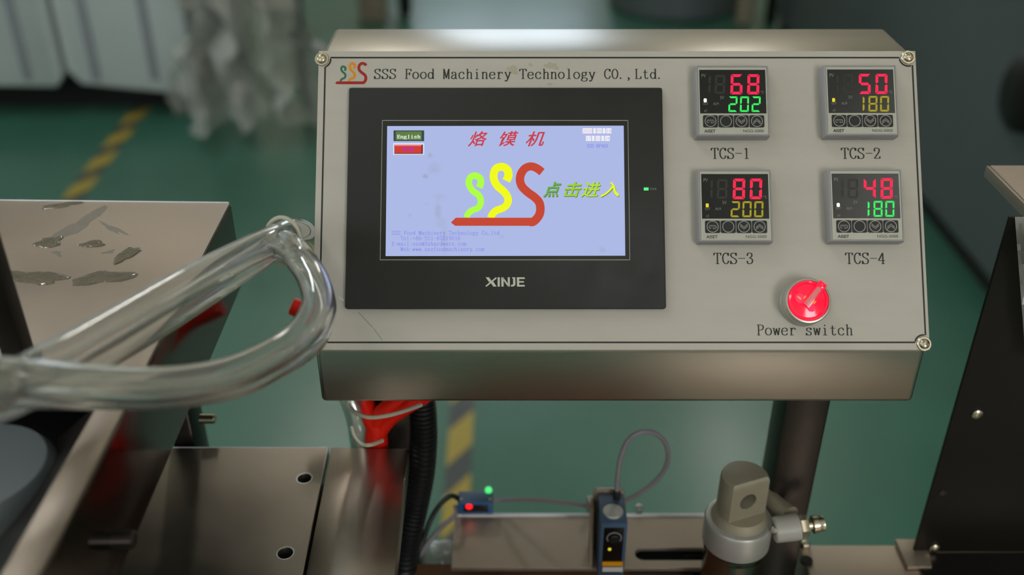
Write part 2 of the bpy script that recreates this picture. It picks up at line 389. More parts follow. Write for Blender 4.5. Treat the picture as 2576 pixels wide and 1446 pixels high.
M['seg_red'] = glow('red segment', (1.0, 0.012, 0.07, 1), 1.1)
M['seg_green'] = glow('green segment', (0.03, 0.95, 0.13, 1), 0.95)
M['seg_yellow'] = glow('dim yellow segment', (0.40, 0.33, 0.01, 1), 0.95)
M['led_white'] = glow('bright green lamp', (0.75, 1.0, 0.8, 1), 1.6)
M['led_yellow'] = glow('yellow lamp', (0.85, 0.75, 0.02, 1), 0.9)
M['led_green'] = glow('green lamp', (0.10, 0.95, 0.25, 1), 1.0)
M['led_red'] = glow('red lamp', (1.0, 0.01, 0.01, 1), 1.6)
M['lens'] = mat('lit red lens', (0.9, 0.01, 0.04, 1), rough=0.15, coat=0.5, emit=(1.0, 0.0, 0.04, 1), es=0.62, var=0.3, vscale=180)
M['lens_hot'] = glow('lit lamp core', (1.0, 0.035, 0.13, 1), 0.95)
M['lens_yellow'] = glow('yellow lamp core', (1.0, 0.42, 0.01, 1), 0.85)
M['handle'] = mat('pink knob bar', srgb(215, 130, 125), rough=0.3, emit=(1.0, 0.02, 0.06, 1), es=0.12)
M['collar'] = mat('satin grey collar', srgb(185, 183, 172), rough=0.35, metal=0.6)
M['clear'] = mat('clear plastic hose', (0.96, 0.96, 0.93, 1), rough=0.03, trans=0.95, ior=1.55, coat=1.0, coat_rough=0.03)
M['tie'] = mat('translucent cable tie', srgb(205, 200, 180), rough=0.35, trans=0.35)
M['red'] = mat('red rubber', srgb(222, 26, 4), rough=0.35, spec=0.4)
M['rubber'] = mat('black corrugated plastic', srgb(20, 22, 24), rough=0.38)
M['cable_black'] = mat('black cable', srgb(26, 28, 28), rough=0.45)
M['cable_grey'] = mat('grey cable', srgb(132, 124, 130), rough=0.45)
M['sensor'] = mat('blue grey sensor housing', srgb(60, 82, 106), rough=0.45, var=0.05, vscale=60)
M['sensor_blue'] = mat('blue sensor housing', srgb(44, 96, 148), rough=0.4)
M['sensor_dark'] = mat('black sensor window', srgb(12, 11, 12), rough=0.2)
M['label_orange'] = mat('orange sticker', srgb(205, 140, 12), rough=0.5)
M['label_white'] = mat('white sticker', srgb(190, 186, 182), rough=0.5)
M['cast'] = mat('sand cast aluminium', srgb(160, 152, 132), rough=0.55, metal=0.45, var=0.06, vscale=60, bump=0.1, bscale=400)
M['alu'] = mat('machined aluminium', srgb(184, 182, 176), rough=0.4, metal=0.6)
M['fitting'] = mat('pale fitting plastic', srgb(172, 168, 160), rough=0.4)
M['belt'] = mat('brown coated belt', srgb(138, 94, 66), rough=0.38, var=0.15, vscale=8, stretch=(6, 1, 1))
M['grease'] = mat('wet grease', srgb(106, 95, 74), rough=0.16, coat=1.0, coat_rough=0.05, bump=1.0, bscale=420, var=0.2, vscale=60)
M['smear'] = mat('dried grey smear', srgb(132, 123, 112), rough=0.45, var=0.12, vscale=90)
M['cabinet'] = mat('white enamel cabinet', srgb(186, 194, 192), rough=0.5, var=0.03, vscale=3)
M['groove'] = mat('grey groove', srgb(140, 142, 148), rough=0.6)
M['film'] = mat('crumpled plastic film', srgb(218, 218, 210), rough=0.2, coat=0.8, coat_rough=0.08)
M['film'].node_tree.nodes['Principled BSDF'].inputs['Alpha'].default_value = 0.5
M['machine_grey'] = mat('dark grey green machine paint', srgb(84, 92, 92), rough=0.35, var=0.12, vscale=1.2, rvar=0.08)
M['post_beige'] = mat('beige post', srgb(150, 138, 118), rough=0.5)

def tape_material():
    m = mat('yellow and black floor tape', srgb(190, 160, 50), rough=0.45)
    nt = m.node_tree; L = nt.links; b = nt.nodes['Principled BSDF']
    tc = nt.nodes.new('ShaderNodeTexCoord'); sx = nt.nodes.new('ShaderNodeSeparateXYZ'); L.new(tc.outputs['Object'], sx.inputs[0])
    a = nt.nodes.new('ShaderNodeMath'); a.operation = 'MULTIPLY_ADD'; a.inputs[1].default_value = -1.4
    L.new(sx.outputs['X'], a.inputs[0]); L.new(sx.outputs['Y'], a.inputs[2])
    d = nt.nodes.new('ShaderNodeMath'); d.operation = 'DIVIDE'; d.inputs[1].default_value = 0.235; L.new(a.outputs[0], d.inputs[0])
    f = nt.nodes.new('ShaderNodeMath'); f.operation = 'FRACT'; L.new(d.outputs[0], f.inputs[0])
    g = nt.nodes.new('ShaderNodeMath'); g.operation = 'GREATER_THAN'; g.inputs[1].default_value = 0.56; L.new(f.outputs[0], g.inputs[0])
    n = nt.nodes.new('ShaderNodeTexNoise'); n.inputs['Scale'].default_value = 30; L.new(tc.outputs['Object'], n.inputs[0])
    mx = nt.nodes.new('ShaderNodeMix'); mx.data_type = 'RGBA'
    mx.inputs[6].default_value = srgb(168, 146, 56); mx.inputs[7].default_value = srgb(70, 74, 72)
    L.new(g.outputs[0], mx.inputs[0]); L.new(mx.outputs[2], b.inputs['Base Color'])
    return m
M['tape'] = tape_material()

# ================================================================= the hall
RX0, RX1, RY0, RY1, RZ = -5.0, 5.2, -4.0, 9.0, 5.2
struct(obj('floor', box(((RX0 + RX1) / 2, (RY0 + RY1) / 2, -0.05), (RX1 - RX0 + .4, RY1 - RY0 + .4, 0.1)), M['floor'], shade=False))
SKYL = (-2.45, -2.05, 0.2, 3.2)     # roof light opening x0, x1, y0, y1
me = curve_mesh([[(RX0 - .2, RY0 - .2), (RX1 + .2, RY0 - .2), (RX1 + .2, RY1 + .2), (RX0 - .2, RY1 + .2)], [(SKYL[0], SKYL[2]), (SKYL[0], SKYL[3]), (SKYL[1], SKYL[3]), (SKYL[1], SKYL[2])]], 0.05, z=RZ + .05)
struct(link('ceiling', me, M['ceiling'], shade=False))
bm = bmesh.new(); cx_, cy_ = (SKYL[0] + SKYL[1]) / 2, (SKYL[2] + SKYL[3]) / 2
for c, sz in (((SKYL[0] + .015, cy_), (.03, 3.0)), ((SKYL[1] - .015, cy_), (.03, 3.0)), ((cx_, SKYL[2] + .015), (.34, .03)), ((cx_, SKYL[3] - .015), (.34, .03)), ((cx_, cy_), (.34, .03))):
    add_box(bm, (c[0], c[1], RZ + .05), (sz[0], sz[1], .08))
M['day_sky'] = glow('roof daylight pane', (0.90, 0.95, 1.0, 1), SKY)
fr = struct(obj('window_5', bm, M['winframe'], shade=False))
for k in (-1, 1): obj('pane', box((cx_, cy_ + k * .7425, RZ + .06), (.34, 1.455, .01)), M['day_sky'], fr, shade=False)

def wall(name, axis, pos, a0, a1, holes):
    """wall slab normal to axis ('x' or 'y') with rectangular openings (a_lo, a_hi, z_lo, z_hi)"""
    loops = [[(a0, 0), (a1, 0), (a1, RZ), (a0, RZ)]] + [[(h[0], h[2]), (h[0], h[3]), (h[1], h[3]), (h[1], h[2])] for h in holes]
    me = curve_mesh(loops, 0.1)
    if axis == 'y': T = Matrix(((1, 0, 0, 0), (0, 0, 1, pos), (0, 1, 0, 0), (0, 0, 0, 1)))
    else: T = Matrix(((0, 0, 1, pos), (1, 0, 0, 0), (0, 1, 0, 0), (0, 0, 0, 1)))
    me.transform(T)
    return struct(link(name, me, M['wall'], shade=False))
WINS = [  # axis, wall position, a_lo, a_hi, z_lo, z_hi, material
    ('y', RY1 + .1, -0.95, 0.75, 1.0, 4.4, 'day'),
    ('y', RY0 - .1, 1.1, 2.7, 2.0, 3.9, 'day_key'),
    ('y', RY0 - .1, -3.4, -1.9, 2.2, 3.9, 'day_side'),
    ('x', RX0 - .1, -1.6, 1.4, 1.9, 3.9, 'day_side'),
]
wall('wall_back', 'y', RY1 + .1, RX0, RX1, [w_[2:6] for w_ in WINS if w_[0] == 'y' and w_[1] > 0])
wall('wall_front', 'y', RY0 - .1, RX0, RX1, [w_[2:6] for w_ in WINS if w_[0] == 'y' and w_[1] < 0])
wall('wall_left', 'x', RX0 - .1, RY0, RY1, [w_[2:6] for w_ in WINS if w_[0] == 'x'])
wall('wall_right', 'x', RX1 + .1, RY0, RY1, [])
for i, (ax, pos, a0, a1, z0, z1, mm) in enumerate(WINS):
    bm = bmesh.new(); fw = 0.05
    def bar(c_a, c_z, s_a, s_z):
        if ax == 'y': add_box(bm, (c_a, pos, c_z), (s_a, 0.08, s_z))
        else: add_box(bm, (pos, c_a, c_z), (0.08, s_a, s_z))
    ca, cz = (a0 + a1) / 2, (z0 + z1) / 2
    bar(ca, z0 + fw / 2, a1 - a0, fw); bar(ca, z1 - fw / 2, a1 - a0, fw)
    bar(a0 + fw / 2, cz, fw, z1 - z0 - 2 * fw); bar(a1 - fw / 2, cz, fw, z1 - z0 - 2 * fw)
    bar(ca, cz, 0.04, z1 - z0 - 2 * fw)
    fr = struct(obj('window_%d' % (i + 1), bm, M['winframe'], shade=False))
    for sgn in (-1, 1):
        bm = bmesh.new(); wa = (a1 - a0) / 2 - fw - 0.02; c = ca + sgn * (wa / 2 + 0.02)
        if ax == 'y': add_box(bm, (c, pos, cz), (wa, 0.01, z1 - z0 - 2 * fw))
        else: add_box(bm, (pos, c, cz), (0.01, wa, z1 - z0 - 2 * fw))
        obj('pane', bm, M[mm], fr, shade=False)
M['tube_lamp'] = glow('fluorescent diffuser', (1.0, 0.97, 0.9, 1), LAMP)
M['fill_lamp_far'] = glow('added far fill diffuser', (1.0, 0.96, 0.88, 1), LAMP * 2.4)  # stronger glow for the added pair that lights the far wall
for i, (x, y) in enumerate(((-1.5, 0.6), (1.7, 0.6), (-1.8, 7.6), (2.2, 7.6), (-1.6, -2.7), (2.2, -2.7))):  # far-wall and behind-viewer pairs are unseen additions that brighten the walls
    lt = thing('ceiling_or_fill_light', 'white twin fluorescent ceiling fitting, %s and %s' % ('left' if x < 0 else 'right', {0.6: 'above the machines', 7.6: 'added near the far wall to brighten it', -2.7: 'added behind the viewer to brighten the wall there'}[y]), 'light', (x, y, RZ))
    obj('light_housing', box((x, y, RZ - 0.03), (0.26, 1.5, 0.06), bev=0.005), M['winframe'], lt)
    obj('diffuser', box((x, y, RZ - 0.075), (0.20 if abs(y - .6) > 1 else 0.07, 1.42, 0.03), bev=0.005), M['fill_lamp_far' if y > 5 else 'tube_lamp'], lt)

# floor tape strips (flat print on the floor, real tape thickness)
def floor_tape(p0, p1, width, label, flip=False):
    a, b = at_z(*p0, 0), at_z(*p1, 0); d = (b - a).normalized(); n = Vector((-d.y, d.x, 0))
    a = a - d * 0.6; b = b + d * 1.2
    L = (b - a).length
    me = mesh_of(box((0, 0, 0.0006), (width, L, 0.0012)))
    o = link('floor_tape', me, M['tape'], shade=False)
    o.location = (a + b) / 2; o.rotation_euler.z = math.atan2(b.y - a.y, b.x - a.x) - math.pi / 2
    o['label'] = label; o['category'] = 'floor tape'; o['group'] = 'hazard tape lines on the floor'
floor_tape((1140, 1400), (1163, 1020), 0.058, 'worn yellow and black hazard tape on green floor below the control panel')
floor_tape((190, 490), (345, 285), 0.072, 'orange-yellow and black hazard tape running under the white cabinet')

# ================================================================= control panel console
TLT = math.radians(6.7)
PN = (UPV * math.sin(TLT) - FWD * math.cos(TLT)).normalized()
PU = (UPV * math.cos(TLT) + FWD * math.sin(TLT)).normalized()
Q0 = CAM + FWD * 0.64
def hit(px, py, h=0.0):
    r = ray(px, py); t = ((Q0 - CAM).dot(PN) + h) / r.dot(PN); return CAM + r * t
ORG = hit(1560, 881)
PM = Matrix((( 1, PU.x, PN.x, ORG.x), (0, PU.y, PN.y, ORG.y), (0, PU.z, PN.z, ORG.z), (0, 0, 0, 1)))
PMI = PM.inverted()
def PL(px, py, h=0.0):
    q = PMI @ hit(px, py, h); return Vector((q.x, q.y, h))

console = thing('control_console', 'brushed steel control box with touch screen, four temperature controllers and red power knob', 'control panel', world_parts=False)
console.matrix_world = PM
def part(name, bm, m, parent=console, label=None, shade=True): return obj(name, bm, m, parent, label, shade=shade)

tl, tr, br, bl = PL(799, 129), PL(2301, 127), PL(2342, 881), PL(787, 880)
xL = (tl.x + bl.x) / 2; xR = (tr.x + br.x) / 2; yT = (tl.y + tr.y) / 2; yB = (bl.y + br.y) / 2
TP = 0.0016
# housing: side profile in world, swept along x
top_f = PM @ Vector((0, yT - 0.001, -TP)); bot_f = PM @ Vector((0, yB + 0.001, -TP))
top_b = at_z(1540, 70, top_f.z); apr = at_y(1560, 1013, bot_f.y)
hx0 = (PM @ Vector((xL + 0.0015, 0, 0))).x; hx1 = (PM @ Vector((xR - 0.0015, 0, 0))).x
prof = [(top_f.y, top_f.z), (top_b.y, top_b.z), (top_b.y, apr.z), (apr.y, apr.z), (bot_f.y, bot_f.z)]
bm = prism([Vector((hx0, y, z)) for y, z in prof], (hx1 - hx0, 0, 0), bev=0.0035, seg=3)
bmesh.ops.transform(bm, matrix=PMI, verts=bm.verts)
part('housing', bm, M['brushed'])
part('face_plate', prism([(xL, yB, -TP), (xR, yB, -TP), (xR, yT, -TP), (xL, yT, -TP)], (0, 0, TP), bev=0.0003, seg=1), M['face'])

# four crosshead screws
scr = [(810, 149), (2284, 145), (2324, 865), (800, 861)]
SCR = [PL(*p) for p in scr]
def screw_mesh():
    me = mesh_of(lathe([(0.0047, 0), (0.0047, 0.0007), (0.0044, 0.0010), (0.0034, 0.0010), (0.0033, 0.0014), (0.0029, 0.0022), (0.0021, 0.0027), (0.0010, 0.0029), (0, 0.0029)], seg=28))
    c1 = mesh_of(box((0, 0, 0.0030), (0.0036, 0.0009, 0.0026))); c2 = mesh_of(box((0, 0, 0.0030), (0.0009, 0.0036, 0.0026)))
    return boolean(me, [c1, c2])
sm_ = screw_mesh()
for p, a in zip(SCR, (0.5, 0.2, 0.7, 0.1)):
    link('screw', sm_, M['chrome'], console, mx=Matrix.Translation((p.x, p.y, 0)) @ Matrix.Rotation(a, 4, 'Z'))
# black border line with scooped corners
bw = 0.0011; rc = 0.0058
c0, c1, c2, c3 = PL(815, 146), PL(2293, 144), PL(2330, 861), PL(806, 861)
bx0, bx1, by1, by0 = (c0.x + c3.x) / 2, (c1.x + c2.x) / 2, (c0.y + c1.y) / 2, (c2.y + c3.y) / 2
bm = bmesh.new(); path = []
def scoop(c, r, xs, ys, order):
    """arc about screw centre c between border edges"""
    x, y = (bx0 if xs < 0 else bx1), (by0 if ys < 0 else by1)
    dx, dy = x - c.x, y - c.y
    py_ = c.y - ys * math.sqrt(max(r * r - dx * dx, 1e-9)); px_ = c.x - xs * math.sqrt(max(r * r - dy * dy, 1e-9))
    a0 = math.atan2(py_ - c.y, x - c.x); a1 = math.atan2(y - c.y, px_ - c.x)
    if order: a0, a1 = a1, a0
    d = (a1 - a0 + math.pi) % (2 * math.pi) - math.pi
    return [(c.x + r * math.cos(a0 + d * k / 8), c.y + r * math.sin(a0 + d * k / 8)) for k in range(9)]
path += scoop(SCR[0], rc, -1, 1, False) + scoop(SCR[1], rc, 1, 1, True) + scoop(SCR[2], rc, 1, -1, False) + scoop(SCR[3], rc, -1, -1, True)
add_ribbon(bm, path, lambda t, i: bw, closed=True, T=lambda x, y: Vector((x, y, 0.00008)))
part('border_line', bm, M['ink'], shade=False)

def panel_text(s, px0, px1, py, parent=console, m='ink', h=0.00008, thick=1.6, thin=0.8, slant=0.0, tall=1.0, name='lettering', py1=None):
    bm = bmesh.new()
    serif_text(bm, s, PL(px0, py, h), PL(px1, py if py1 is None else py1, h), h, thick, thin, slant, tall)
    return obj(name, bm, M[m] if isinstance(m, str) else m, parent, shade=False)
panel_text('SSS Food Machinery Technology CO.,Ltd.', 939.5, 1672.5, 198.5, thick=1.7, thin=.85)
panel_text('TCS-1', 1788.5, 1888, 399.5, tall=1.05, thick=1.8)
panel_text('TCS-2', 2116, 2216.5, 399.5, tall=1.05, thick=1.8)
panel_text('TCS-3', 1795, 1896.5, 664, tall=1.05, thick=1.8)
panel_text('TCS-4', 2126.5, 2228.5, 664, tall=1.05, thick=1.8)
panel_text('Power switch', 1903, 2147, 843.5, tall=1.0, thick=1.7)

LOGO = {
 'green': ([(542, 472), (562, 420), (560, 362), (520, 326), (478, 318), (430, 340), (408, 400), (424, 462), (470, 522), (530, 566), (562, 625), (558, 690), (520, 742), (455, 766), (405, 805), (378, 862)], 88, 78),
 'yellow': ([(893, 385), (922, 320), (912, 250), (870, 212), (818, 204), (762, 228), (732, 290), (736, 372), (780, 452), (850, 512), (905, 580), (918, 648), (890, 708), (835, 744), (765, 770), (715, 815), (692, 866)], 108, 92),
 'red': ([(1358, 272), (1290, 222), (1215, 198), (1140, 222), (1088, 290), (1072, 378), (1100, 460), (1175, 535), (1262, 598), (1322, 668), (1336, 758), (1315, 840), (1248, 913), (1200, 917)], 108, 112),
}
def logo(parent, T, h, mats):
    for k, m in zip(('green', 'yellow', 'red'), mats):
        pts, w0, w1 = LOGO[k]; bm = bmesh.new()
        cp = [T(q.x, q.y) for q in catmull([Vector((a, b, 0)) for a, b in pts], 5)]
        sc = (T(1100, 500) - T(100, 500)).length / 1000
        n = len(cp)
        add_ribbon(bm, cp, lambda t, i: (w0 + (w1 - w0) * i / n) * sc, T=lambda x, y: Vector((x, y, h)))
        if k == 'red':
            poly = [T(a, b) for a, b in ((1250, 863), (1250, 968), (232, 968), (176, 925), (240, 863))]
            bm.faces.new([bm.verts.new((q.x, q.y, h + 0.00001)) for q in poly])
        obj('logo_mark', bm, m, parent, shade=False)
def logo_print(x, y):
    u = (x - 175) / 1215; v = (y - 145) / 825
    return PL(780 + (350 + u * 450) / 5.561, 50 + (587 + v * 313) / 5.561, 0.00008)
logo(console, logo_print, 0.00008, (M['ink_green'], M['ink_orange'], M['ink_red']))

# brown stains and scratches on the face
def blob(cx, cy, rx, ry, n=18, jag=0.3, seed=0):
    rnd = random.Random(seed); ph = [rnd.uniform(0, 6.28) for _ in range(4)]
    out = []
    for k in range(n):
        t = 2 * math.pi * k / n
        r = 1 + jag * (math.sin(2 * t + ph[0]) * .5 + math.sin(3 * t + ph[1]) * .4 + math.sin(5 * t + ph[2]) * .3 + rnd.uniform(-.25, .25))
        out.append((cx + rx * r * math.cos(t), cy + ry * r * math.sin(t)))
    return out
# ---------------- touch screen
HM = 0.0052
o4 = [PL(879, 221, HM), PL(1666, 219, HM), PL(1676, 776, HM), PL(866, 776, HM)]
hx = ((o4[0].x + o4[3].x) / 2, (o4[1].x + o4[2].x) / 2); hy = ((o4[2].y + o4[3].y) / 2, (o4[0].y + o4[1].y) / 2)
def rrect(x0, y0, x1, y1, r, n=4):
    out = []
    for cx, cy, a in ((x1 - r, y1 - r, 0), (x0 + r, y1 - r, 1), (x0 + r, y0 + r, 2), (x1 - r, y0 + r, 3)):
        for k in range(n + 1):
            t = (a + k / n) * math.pi / 2; out.append((cx + r * math.cos(t), cy + r * math.sin(t)))
    return out
hmi = part('touch_screen', prism([Vector((x, y, 0)) for x, y in rrect(hx[0], hy[0], hx[1], hy[1], 0.0014)], (0, 0, HM), bev=0.0006), M['bezel'], label='black framed touch screen showing a three-letter wave logo')
H1 = HM + 0.00006
q = [PL(961, 304, H1), PL(1578, 302, H1), PL(1586, 653, H1), PL(957, 654, H1)]
lx = ((q[0].x + q[3].x) / 2, (q[1].x + q[2].x) / 2); ly = ((q[2].y + q[3].y) / 2, (q[0].y + q[1].y) / 2)
bm = bmesh.new()
add_ribbon(bm, [(lx[0], ly[0]), (lx[1], ly[0])], lambda t, i: 0.0005, T=lambda x, y: Vector((x, y, H1)))
add_ribbon(bm, [(lx[0], ly[1]), (lx[1], ly[1])], lambda t, i: 0.0005, T=lambda x, y: Vector((x, y, H1)))
add_ribbon(bm, [(lx[0], ly[0]), (lx[0], ly[1])], lambda t, i: 0.0004, T=lambda x, y: Vector((x, y, H1)))
add_ribbon(bm, [(lx[1], ly[0]), (lx[1], ly[1])], lambda t, i: 0.0004, T=lambda x, y: Vector((x, y, H1)))
obj('silver_line', bm, M['line'], hmi, shade=False)
# lit display
def display_material():
    m = bpy.data.materials.new('lit lavender display'); m.use_nodes = True
    nt = m.node_tree; L = nt.links; b = nt.nodes['Principled BSDF']
    b.inputs['Base Color'].default_value = (0.02, 0.02, 0.02, 1); b.inputs['Roughness'].default_value = 0.35; b.inputs['Specular IOR Level'].default_value = 0.25
    tc = nt.nodes.new('ShaderNodeTexCoord')
    n = nt.nodes.new('ShaderNodeTexNoise'); n.inputs['Scale'].default_value = 500; n.inputs['Detail'].default_value = 5
    L.new(tc.outputs['Object'], n.inputs[0])
    acc = None
    for (px, py, rx, ry, s) in ((1083, 391, 7, 6, .5), (1070, 443, 8, 6, .55), (1092, 425, 16, 16, .28), (1102, 530, 9, 24, .33), (1110, 560, 13, 14, .26),
                                (1118, 600, 8, 40, .26), (1032, 541, 5, 5, .3), (1073, 513, 5, 5, .25), (1106, 495, 16, 10, .2), (1515, 628, 9, 8, .25), (1262, 595, 8, 6, .16), (1305, 470, 6, 12, .2)):
        c = PL(px, py, H1); sc = 0.640 / F_PX
        v = nt.nodes.new('ShaderNodeVectorMath'); v.operation = 'SUBTRACT'; v.inputs[1].default_value = (c.x, c.y, 0)
        L.new(tc.outputs['Object'], v.inputs[0])
        v2 = nt.nodes.new('ShaderNodeVectorMath'); v2.operation = 'MULTIPLY'; v2.inputs[1].default_value = (1 / (rx * sc), 1 / (ry * sc), 0)
        L.new(v.outputs[0], v2.inputs[0])
        l = nt.nodes.new('ShaderNodeVectorMath'); l.operation = 'LENGTH'; L.new(v2.outputs[0], l.inputs[0])
        r = nt.nodes.new('ShaderNodeMapRange'); r.interpolation_type = 'SMOOTHSTEP'
        r.inputs['From Min'].default_value = 0.2; r.inputs['From Max'].default_value = 1.5; r.inputs['To Min'].default_value = s; r.inputs['To Max'].default_value = 0
        L.new(l.outputs['Value'], r.inputs[0])
        if acc is None: acc = r.outputs[0]
        else:
            mm = nt.nodes.new('ShaderNodeMath'); mm.operation = 'MAXIMUM'; L.new(acc, mm.inputs[0]); L.new(r.outputs[0], mm.inputs[1]); acc = mm.outputs[0]
    nr = nt.nodes.new('ShaderNodeMapRange'); nr.inputs['From Min'].default_value = 0.3; nr.inputs['From Max'].default_value = 0.7
    nr.inputs['To Min'].default_value = 0.5; nr.inputs['To Max'].default_value = 1.5; L.new(n.outputs[0], nr.inputs[0])
    mu = nt.nodes.new('ShaderNodeMath'); mu.operation = 'MULTIPLY'; L.new(acc, mu.inputs[0]); L.new(nr.outputs[0], mu.inputs[1])
    mx = nt.nodes.new('ShaderNodeMix'); mx.data_type = 'RGBA'
    mx.inputs[6].default_value = (0.395, 0.465, 0.765, 1); mx.inputs[7].default_value = (0.30, 0.32, 0.42, 1)
    L.new(mu.outputs[0], mx.inputs[0]); L.new(mx.outputs[2], b.inputs['Emission Color']); b.inputs['Emission Strength'].default_value = 1.0
    return m
d4 = [PL(974, 317, H1), PL(1569, 316, H1), PL(1573, 643, H1), PL(970, 644, H1)]
me = bpy.data.meshes.new('display'); me.from_pydata([tuple(p) for p in reversed(d4)], [], [(0, 1, 2, 3)])
# counter-clockwise towards the viewer
me.flip_normals() if me.polygons[0].normal.z < 0 else None
link('display', me, display_material(), hmi, 'lit lavender display with smudges', shade=False)
H2 = H1 + 0.00006; H3 = H2 + 0.00005; H4 = H3 + 0.00005
def em(name, r, g, b_): return glow(name, srgb(r, g, b_))
logo(hmi, lambda x, y: PL(1100 + x / 5.152, 380 + y / 5.152, H2), H2, (em('screen green', 172, 255, 62), em('screen yellow', 240, 248, 0), em('screen red', 196, 64, 42)))
def quad(name, px0, py0, px1, py1, h, m, parent=None):
    pts = [PL(px0, py0, h), PL(px0, py1, h), PL(px1, py1, h), PL(px1, py0, h)]
    bm = bmesh.new(); bm.faces.new([bm.verts.new(p) for p in pts])
    return obj(name, bm, m, parent or hmi, shade=False)
m_red = em('screen title red', 200, 55, 68)
for ch, x0, x1 in (('烙', 1184, 1222), ('馍', 1262, 1300), ('机', 1330, 1367)):
    font_text(ch, m_red, hmi, PL(x0 - 7, 369, H2), PL(x1 + 6, 367, H2), H2, height=0.0100, bold=0.012, shear=0.35)
for i, (ch, x0, x1) in enumerate((('点', 1366, 1413), ('击', 1418, 1464), ('进', 1461, 1512), ('入', 1509, 1558))):
    m0 = em('screen olive shade', 96, 92, 30)
    font_text(ch, m0, hmi, PL(x0 + 1, 497.5, H2), PL(x1 + 1, 496.5, H2), H2, height=0.0100, bold=0.02, shear=0.35)
    font_text(ch, em('screen text green %d' % i, (96, 150, 176, 224)[i], (176, 208, 226, 246)[i], (66, 52, 44, 24)[i]), hmi, PL(x0, 496, H3), PL(x1, 495, H3), H3, height=0.0100, bold=0.015, shear=0.35)
quad('button', 990, 328, 1067, 355, H2, em('button dark', 52, 62, 66))
quad('button', 995.5, 330.5, 1060.5, 352.5, H3, em('button green', 88, 122, 58))
panel_text('English', 998, 1058, 348, hmi, em('button white', 235, 240, 235), H4, thick=2.4, thin=1.3, tall=.78)
quad('button', 989, 360, 1067, 389, H2, em('button pale', 215, 225, 248))
quad('button', 992, 363.5, 1064, 387, H3 - .00002, em('button shade', 112, 40, 40))
quad('button', 993, 367, 1060, 385, H3, em('button red', 208, 54, 40))
quad('button', 993, 363.5, 1060, 367, H3, em('button light red', 236, 130, 130))
m_pur = em('screen purple', 150, 30, 225)
font_text('中', m_pur, hmi, PL(1013.5, 381, H4), PL(1026, 381, H4), H4, height=0.0032, bold=0.01)
font_text('文', m_pur, hmi, PL(1029, 381, H4), PL(1042, 381, H4), H4, height=0.0032, bold=0.01)
m_w = em('screen white', 240, 240, 250); m_pk = em('screen pink digits', 205, 165, 180)
for (x0, x1, y0, y1, s) in ((1465.5, 1490, 322.5, 335.5, '2020'), (1492.5, 1499, 322.5, 335.5, '-'), (1501, 1514, 322.5, 335.5, '05'), (1516, 1523, 322.5, 335.5, '-'), (1525, 1538, 322.5, 335.5, '18'),
                            (1474, 1487, 341.5, 354.5, '17'), (1489, 1495.5, 341.5, 354.5, ':'), (1498, 1510.5, 341.5, 354.5, '22'), (1513, 1519.5, 341.5, 354.5, ':'), (1521.5, 1534, 341.5, 354.5, '24')):
    quad('readout', x0, y0, x1, y1, H2, m_w)
    panel_text(s, x0 + .3, x1 - .3, y1 - 2.5, hmi, m_pk, H3, thick=1.6, thin=1.1, tall=1.0)
m_blue = em('screen blue text', 128, 122, 232)
panel_text('SSS-BP400', 1476, 1530, 371, hmi, em('screen blue small', 110, 110, 240), H2, thick=1.5, thin=0.9, tall=1.05)
panel_text('SSS Food Machinery Technology Co,ltd', 985, 1256.5, 590.5, hmi, m_blue, H2, thick=1.3, thin=.9)
panel_text('Tel:+86-551-82819016', 1007, 1158.5, 603.8, hmi, m_blue, H2, thick=1.3, thin=.9)
panel_text('E-mail:sss@3shardware.com', 984.5, 1173.5, 617.8, hmi, m_blue, H2, thick=1.3, thin=.9)
panel_text('Web:www.sssfoodmachinery.com', 1007, 1218.5, 631.5, hmi, m_blue, H2, thick=1.3, thin=.9)
# maker's name under the screen
def xinje(x, y): return PL(1180 + x / 14.31, 680 + y / 14.31, H1)
bm = bmesh.new()
for poly in ([(598, 248), (712, 248), (806, 372), (726, 428)], [(980, 248), (992, 290), (628, 588), (600, 584), (600, 545), (962, 248)],
             [(780, 450), (858, 385), (990, 582), (872, 582)], [(1028, 248), (1105, 248), (1105, 582), (1028, 582)],
             [(1158, 248), (1245, 248), (1245, 582), (1165, 582)], [(1158, 248), (1228, 248), (1470, 582), (1400, 582)], [(1390, 248), (1466, 248), (1470, 582), (1395, 582)],
             [(1545, 248), (1662, 248), (1662, 300), (1570, 300)], [(1585, 290), (1662, 290), (1672, 480), (1585, 510)], [(1585, 480), (1672, 480), (1655, 540), (1590, 578), (1510, 582), (1505, 520), (1570, 515)],
             [(1718, 248), (1802, 248), (1806, 582), (1726, 582)], [(1800, 248), (2000, 248), (2006, 308), (1800, 308)], [(1800, 385), (1965, 385), (1980, 440), (1800, 440)], [(1800, 522), (2000, 522), (2006, 582), (1800, 582)]):
    f = bm.faces.new([bm.verts.new(xinje(*p)) for p in poly])
bmesh.ops.recalc_face_normals(bm, faces=bm.faces)
obj('lettering', bm, M['logo_pale'], hmi, shade=False)
quad('indicator_lamp', 1619.5, 471.5, 1631.5, 479, H1, M['led_green'])
font_text('PWR', M['lab'], hmi, PL(1635.5, 478.5, H1), PL(1652, 478.5, H1), H1, height=0.0016)

